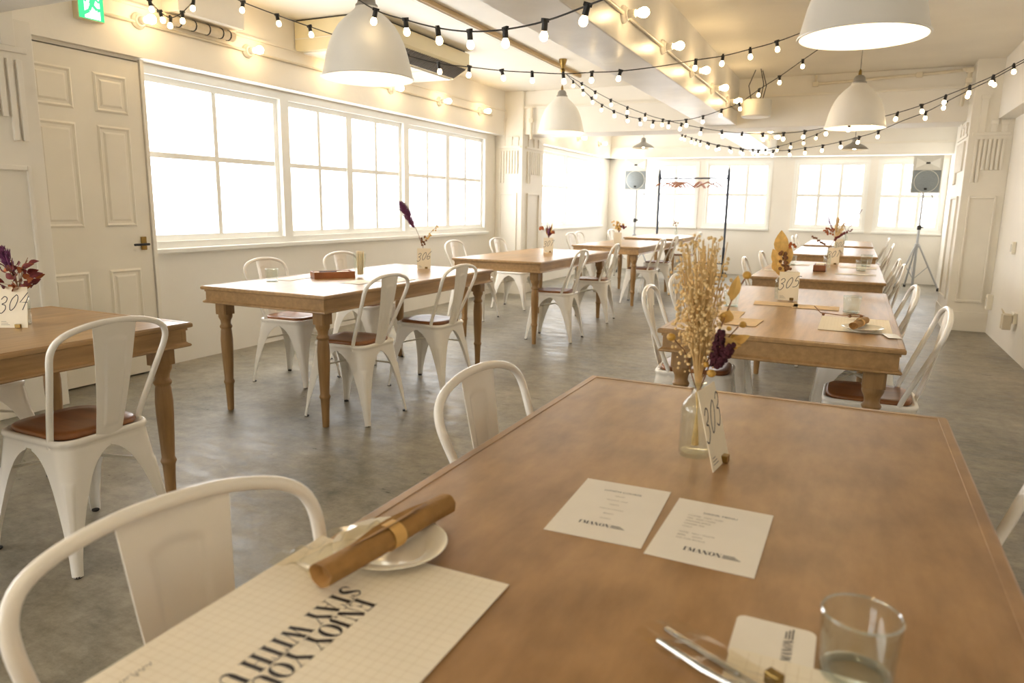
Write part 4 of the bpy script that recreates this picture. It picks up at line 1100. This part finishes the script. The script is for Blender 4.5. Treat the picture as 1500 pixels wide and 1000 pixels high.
for p,s in (((.075,-.015,.335),.008),((.048,-.01,.30),.006),((-.047,-.047,.216),.0085),((.026,-.022,.150),.0085),((.015,-.02,.165),.006),((.07,.02,.24),.007),((.055,.02,.215),.006),((.04,-.012,.26),.006),((.062,.0,.20),.005),((.05,-.01,.235),.005)):
    MB().ball(p,s,10,7,(1,1,.9)).build('berry','gold_berry',t,smooth=True)
for a,b_,w in (((.05,-.01,.285),(.062,-.03,.335),.02),((.035,.01,.24),(.05,-.02,.27),.026),((.045,.02,.20),(.085,.01,.222),.018),((.03,-.01,.215),(.075,-.015,.205),.016)): MB().leaf(a,b_,w,(.3,-1,.2),.004).build('leaf','leaf_tan',t)
m = MB()
for a,b_ in (((.030,-.028,.17),(.042,-.042,.235)),((.036,-.026,.165),(.062,-.04,.212))):
    A=Vector(a);B=Vector(b_)
    for i in range(70):
        tt=rnd.random(); p=A.lerp(B,tt); rr_=.0095*math.sin(PI*(.12+.80*tt))+.002; an=rnd.uniform(0,2*PI); m.ball((p.x+rr_*.7*math.cos(an),p.y+rr_*.7*math.sin(an),p.z+rnd.uniform(-.003,.003)),.0045,5,4)
m.build('burgundy_bloom','burgundy',t,smooth=True)

# other tables
bottle('clear glass bottle beside card 305', -.335,4.09)
t = bouquet('tan leaf and dark seed bouquet behind card 305', -.335,4.09)
m = MB(); m.tube([(0,0,0),(0,0,.14),(-.015,0,.22)],.0018,5); m.tube([(0,0,.12),(.02,0,.2),(.03,0,.27)],.0014,5); m.build('stems','straw_stem',t)
for a,b_,w in (((-.012,0,.20),(-.02,0,.345),.075),((-.01,-.005,.15),(-.055,-.01,.245),.055),((-.012,0,.12),(-.05,-.01,.185),.05),((.015,.01,.15),(.03,.01,.27),.05),((0,-.01,.10),(-.02,-.03,.17),.045)): MB().leaf(a,b_,w,(.1,-1,.1),.01).build('leaf','leaf_tan',t)
m = MB()
for i in range(22): m.ball((rnd.gauss(.012,.014),rnd.gauss(-.02,.008),rnd.uniform(.13,.24)),rnd.uniform(.006,.012),6,4)
m.build('dark_seed_heads','leaf_brown',t,smooth=True)
m = MB()
for i in range(7): m.ball((.03+rnd.gauss(0,.01),rnd.gauss(-.005,.006),.265+rnd.gauss(0,.008)),.008,6,4)
m.build('rust_flower','rust',t,smooth=True)

bottle('clear glass bottle under the purple plume', -2.895,4.545)
t = bouquet('purple plume bouquet behind card 306', -2.895,4.545)
m = MB(); m.tube([(0,0,0),(0,0,.15),(-.054,-.026,.29)],.0016,5); m.tube([(0,0,.14),(.03,.015,.22),(.11,.05,.31)],.0014,5); m.tube([(0,0,.14),(-.03,-.01,.21)],.0014,5); m.build('stems','leaf_brown',t)
m = MB(); plume(m,(-.054,-.026,.27),(-.146,-.07,.465),.040,rnd,300); m.build('purple_plume','purple',t)
m = MB()
for i in range(16): tt=rnd.random(); m.ball((.02+.09*tt+rnd.gauss(0,.006),.01+.04*tt,.19+.12*tt+rnd.gauss(0,.008)),.007,6,4)
m.build('tan_buds','leaf_tan',t,smooth=True)
m = MB()
for i in range(14): m.ball((rnd.gauss(0,.012),rnd.gauss(0,.012),rnd.uniform(.15,.22)),.008,6,4)
m.build('brown_buds','leaf_brown',t,smooth=True)

bottle('clear glass bottle holding the rust roses', -2.875,6.93)
t = bouquet('rust rose bouquet on the table before the left pillar', -2.875,6.93)
m = MB(); stems(m,rnd,14,.13,.27,.06,.0012); m.build('stems','leaf_brown',t)
for c,s in (((-.075,-.02,.22),.03),((.055,-.02,.185),.024)):
    m = MB()
    for i in range(26): a=rnd.uniform(0,2*PI); e=rnd.uniform(-.6,1); q=s*.62; m.ball((c[0]+q*math.cos(a)*math.cos(e),c[1]+q*math.sin(a)*math.cos(e),c[2]+q*math.sin(e)),s*.34,6,4)
    m.build('rust_rose','rust',t,smooth=True)
for i in range(9):
    a=rnd.uniform(0,2*PI); q=rnd.uniform(.015,.05); MB().leaf((0,0,.14),(q*math.cos(a),q*math.sin(a),rnd.uniform(.2,.29)),.022,(math.sin(a),-1,.1),.006).build('leaf',rnd.choice(['leaf_brown','leaf_tan','purple']),t)

bottle('clear glass bottle holding the wine-red leaves at the left edge', -2.80,1.605)
t = bouquet('wine-red leafy bouquet behind card 304', -2.80,1.605)
m = MB(); stems(m,rnd,10,.13,.24,.05,.0014); m.build('stems','leaf_brown',t)
for i in range(46):
    a=rnd.uniform(0,2*PI); q=rnd.uniform(.01,.085); zz=rnd.uniform(.13,.225); b0=Vector((q*.6*math.cos(a),q*.6*math.sin(a),zz-.02)); e=b0+Vector((.035*math.cos(a+rnd.gauss(0,.6)),.035*math.sin(a+rnd.gauss(0,.6)),rnd.uniform(-.005,.025)))
    MB().leaf(tuple(b0),tuple(e),.024,(rnd.gauss(0,.5),-1,rnd.gauss(0,.6)),.005).build('leaf',rnd.choice(['wine_red','wine_red','rust']),t)
m = MB(); plume(m,(-.02,0,.17),(-.05,-.02,.27),.026,rnd,120); m.build('purple_plume','purple',t)

bottle('clear glass bottle on the left row table with the cream and red bouquet', -2.79,9.12)
t = bouquet('cream and dark red bouquet on the fourth left table', -2.79,9.12)
m = MB(); stems(m,rnd,10,.13,.24,.05,.0015); m.build('stems','leaf_brown',t)
m = MB()
for i in range(40): m.ball((rnd.gauss(-.02,.022),rnd.gauss(0,.02),rnd.uniform(.16,.27)),.012,6,4)
m.build('cream_bloom','leaf_tan',t,smooth=True)
m = MB()
for i in range(16): m.ball((rnd.gauss(.055,.02),rnd.gauss(0,.015),rnd.uniform(.17,.22)),.011,6,4)
m.build('dark_red_bloom','wine_red',t,smooth=True)
t = thing('number_card','cream card before the cream and dark red bouquet','table card',(-2.78,9.04,TZ+.0005),.4,'table number cards')
MB().box(-.05,.05,0,.002,0,.15).build('card','card_paper',t)
MB().box(-.01,.014,-.01,.014,0,.014,.0015).build('brass_clip','brass',t)

bottle('clear glass bottle on the farthest left table', -2.80,12.5)
t = bouquet('thin twig bouquet on the farthest left table by the rack', -2.80,12.5)
m = MB(); m.tube([(0,0,0),(0,0,.15),(-.04,0,.22),(-.09,0,.30)],.003,5); m.tube([(0,0,.14),(.05,0,.24),(.12,0,.29)],.002,5); m.build('stems','leaf_brown',t)
m = MB()
for i in range(9): m.ball((rnd.gauss(-.02,.02),0,rnd.uniform(.15,.23)),.012,6,4)
m.build('seed_heads','leaf_brown',t,smooth=True)

bottle('clear glass bottle on the table behind card 305', -.19,6.52)
t = bouquet('burgundy spike bouquet on the table behind card 305', -.19,6.52)
m = MB(); m.tube([(0,0,0),(0,0,.15),(-.05,0,.19),(-.12,0,.235)],.002,5); m.tube([(0,0,.14),(.05,0,.23)],.002,5); m.build('stems','leaf_brown',t)
m = MB()
for i in range(60): tt=rnd.random(); m.ball((.04+.13*tt+rnd.gauss(0,.004),rnd.gauss(0,.004),.215+.10*tt*(1.25-.35*tt)+rnd.gauss(0,.004)),.008*(1.1-.6*tt),5,4)
m.build('burgundy_spike','wine_red',t,smooth=True)
m = MB()
for i in range(10): tt=i/9; m.ball((-.03-.10*tt,0,.175+.06*tt+rnd.gauss(0,.006)),.009,5,4)
m.build('dark_buds','leaf_brown',t,smooth=True)
bottle('clear glass bottle on the second-farthest right table', -.19,8.8)
t = bouquet('pampas and purple plume bouquet on the second-farthest right table', -.19,8.8)
m = MB(); stems(m,rnd,12,.13,.28,.06,.0018); m.build('stems','straw_stem',t)
m = MB(); plume(m,(-.03,0,.22),(-.13,0,.46),.024,rnd,90); m.build('purple_plume','purple',t)
m = MB(); plume(m,(0,0,.18),(.01,0,.38),.04,rnd,110); plume(m,(.01,0,.16),(.08,.0,.33),.035,rnd,90); m.build('pampas_plume','straw_dry',t)
m = MB()
for i in range(22): m.ball((rnd.gauss(-.07,.03),0,rnd.uniform(.19,.26)),.012,5,4)
m.build('tan_buds','rust',t,smooth=True)
bottle('clear glass bottle on the farthest right table', -.125,12.0)
t = bouquet('purple feather bouquet on the farthest right table', -.125,12.0)
m = MB(); m.tube([(0,0,0),(0,0,.15),(-.04,0,.26)],.0025,5); m.tube([(0,0,.14),(.06,0,.25)],.0025,5); m.build('stems','purple',t)
m = MB(); plume(m,(-.03,0,.22),(-.09,0,.36),.02,rnd,70); plume(m,(.05,0,.22),(.19,0,.48),.022,rnd,80); m.build('purple_plume','purple',t)

# table 306 things
tumbler('clear glass tumbler on the near left corner of the table with card 306', -3.14,3.25,.038,.075)
t = thing('condiment_box','reddish wooden tray box on the table with card 306','box',(-2.985,3.62,TZ),.95)
MB().box(-.13,.13,-.055,.055,0,.006).build('bottom','box_wood',t)
for a in ((-.13,.13,-.055,-.047),(-.13,.13,.047,.055),(-.13,-.122,-.047,.047),(.122,.13,-.047,.047)): MB().box(a[0],a[1],a[2],a[3],0,.042,.0015).build('side','box_wood',t)
MB().box(-.11,.11,-.04,.04,.006,.038,.003).build('napkin_stack','paper',t)
MB().box(-.09,.02,-.02,-.012,.038,.044,.001).build('pen','dark_metal',t)
t = thing('straw_glass','tall glass packed with paper-wrapped straws beside the wooden box','glass',(-2.89,3.775,TZ+.0004))
MB().lathe([(0,0),(.030,0),(.032,.005),(.039,.118),(.041,.15),(.040,.15),(.037,.118),(.029,.012),(0,.011)],32,cap=False).build('glass_wall','glass',t,smooth=True)
for i in range(26):
    a=rnd.uniform(0,2*PI); q=.030*math.sqrt(rnd.random()); MB().tube([(q*.7*math.cos(a),q*.7*math.sin(a),.013),(q*math.cos(a),q*math.sin(a),.15+rnd.uniform(0,.018))],.0034,6).build('straw','cream_straw',t)
def small_sheet(label, x,y,w,h,rz,mat='paper_menu',z=TZ+.0018): return oriented('paper_sheet',label,'paper',x,y,w,h,rz,mat,z=z,group='loose paper sheets')
small_sheet('paper sheet in front of the tall straw glass on the table with card 306', -2.68,3.50,.21,.148,PI/2)
small_sheet('paper sheet nearest the aisle on the table with card 306', -2.56,3.72,.148,.21,0)
small_sheet('paper sheet beside the tumbler on the table with card 306', -3.15,3.42,.148,.21,.1)
# table 305 things
placemat('gridded placemat under the plate on the right side of the table with card 305', .035,3.30,PI/2,False,.42,.27)
plate('white plate with a napkin roll on the table with card 305', .062,3.135,.078,TZ+.003)
napkin('small brown napkin roll on the plate on the table with card 305', .050,3.155,TZ+.031,1.35,.2,.015)
t = thing('dried_twig','dried twig with buds lying behind the plate on the table with card 305','twig',(-.02,3.48,TZ+.004),-.25)
m = MB(); m.tube([(-.14,.07,.03),(-.09,.0,.012),(0,.0,.010),(.10,-.04,.016)],.002,5); m.build('stem','leaf_brown',t)
for p in ((-.075,-.01,.008),(.09,-.035,.018),(.04,-.02,.012)): MB().ball(p,.007,8,6).build('bud','leaf_brown',t,smooth=True)
MB().leaf((.02,-.01,.014),(.11,-.05,.022),.022,(0,0,1),.004).build('leaf','leaf_brown',t)
tumbler('clear glass tumbler behind the plate on the table with card 305', .018,3.70,.040,.078)
small_sheet('paper sheet just in front of card 305', -.33,3.83,.148,.21,PI/2+.05,'kraft')
small_sheet('tan paper to the right of card 305', -.14,3.80,.148,.21,PI/2,'kraft')
small_sheet('left tan paper near the straw bouquet on the table with card 305', -.50,3.34,.148,.21,.0,'kraft')
small_sheet('middle tan paper on the table with card 305', -.40,3.13,.148,.21,-.05,'kraft')
small_sheet('clear sachet lying right of the plate on the table with card 305', .165,3.06,.05,.10,.2,'ceramic',TZ+.003)
tumbler('clear glass tumbler at the left of the table with card 305', -.52,3.62,.038,.075)
# table behind 305
t = thing('condiment_box','small wooden box before the bottle on the table behind card 305','box',(-.228,6.19,TZ),0)
MB().box(-.045,.045,-.09,.09,0,.006).build('bottom','box_wood',t)
for a in ((-.045,.045,-.09,-.083),(-.045,.045,.083,.09),(-.045,-.038,-.083,.083),(.038,.045,-.083,.083)): MB().box(a[0],a[1],a[2],a[3],0,.05,.0015).build('side','box_wood',t)
MB().box(-.03,.03,-.07,.07,.006,.058,.003).build('napkin_stack','paper',t)
tumbler('nearer glass tumbler on the right of the table behind card 305', .07,6.38,.045,.085,taper=.78)
tumbler('farther glass tumbler on the right of the table behind card 305', .11,6.92,.05,.10,taper=.75)
tumbler('glass tumbler on the left of the table behind card 305', -.48,6.70,.042,.08)
small_sheet('placemat paper at the right front of the table behind card 305', .03,5.99,.28,.13,0)
small_sheet('placemat paper at the right back of the table behind card 305', .05,6.72,.28,.16,0)
small_sheet('placemat paper at the left front of the table behind card 305', -.50,6.0,.25,.14,0)
small_sheet('placemat paper at the left back of the table behind card 305', -.46,6.75,.25,.14,0)
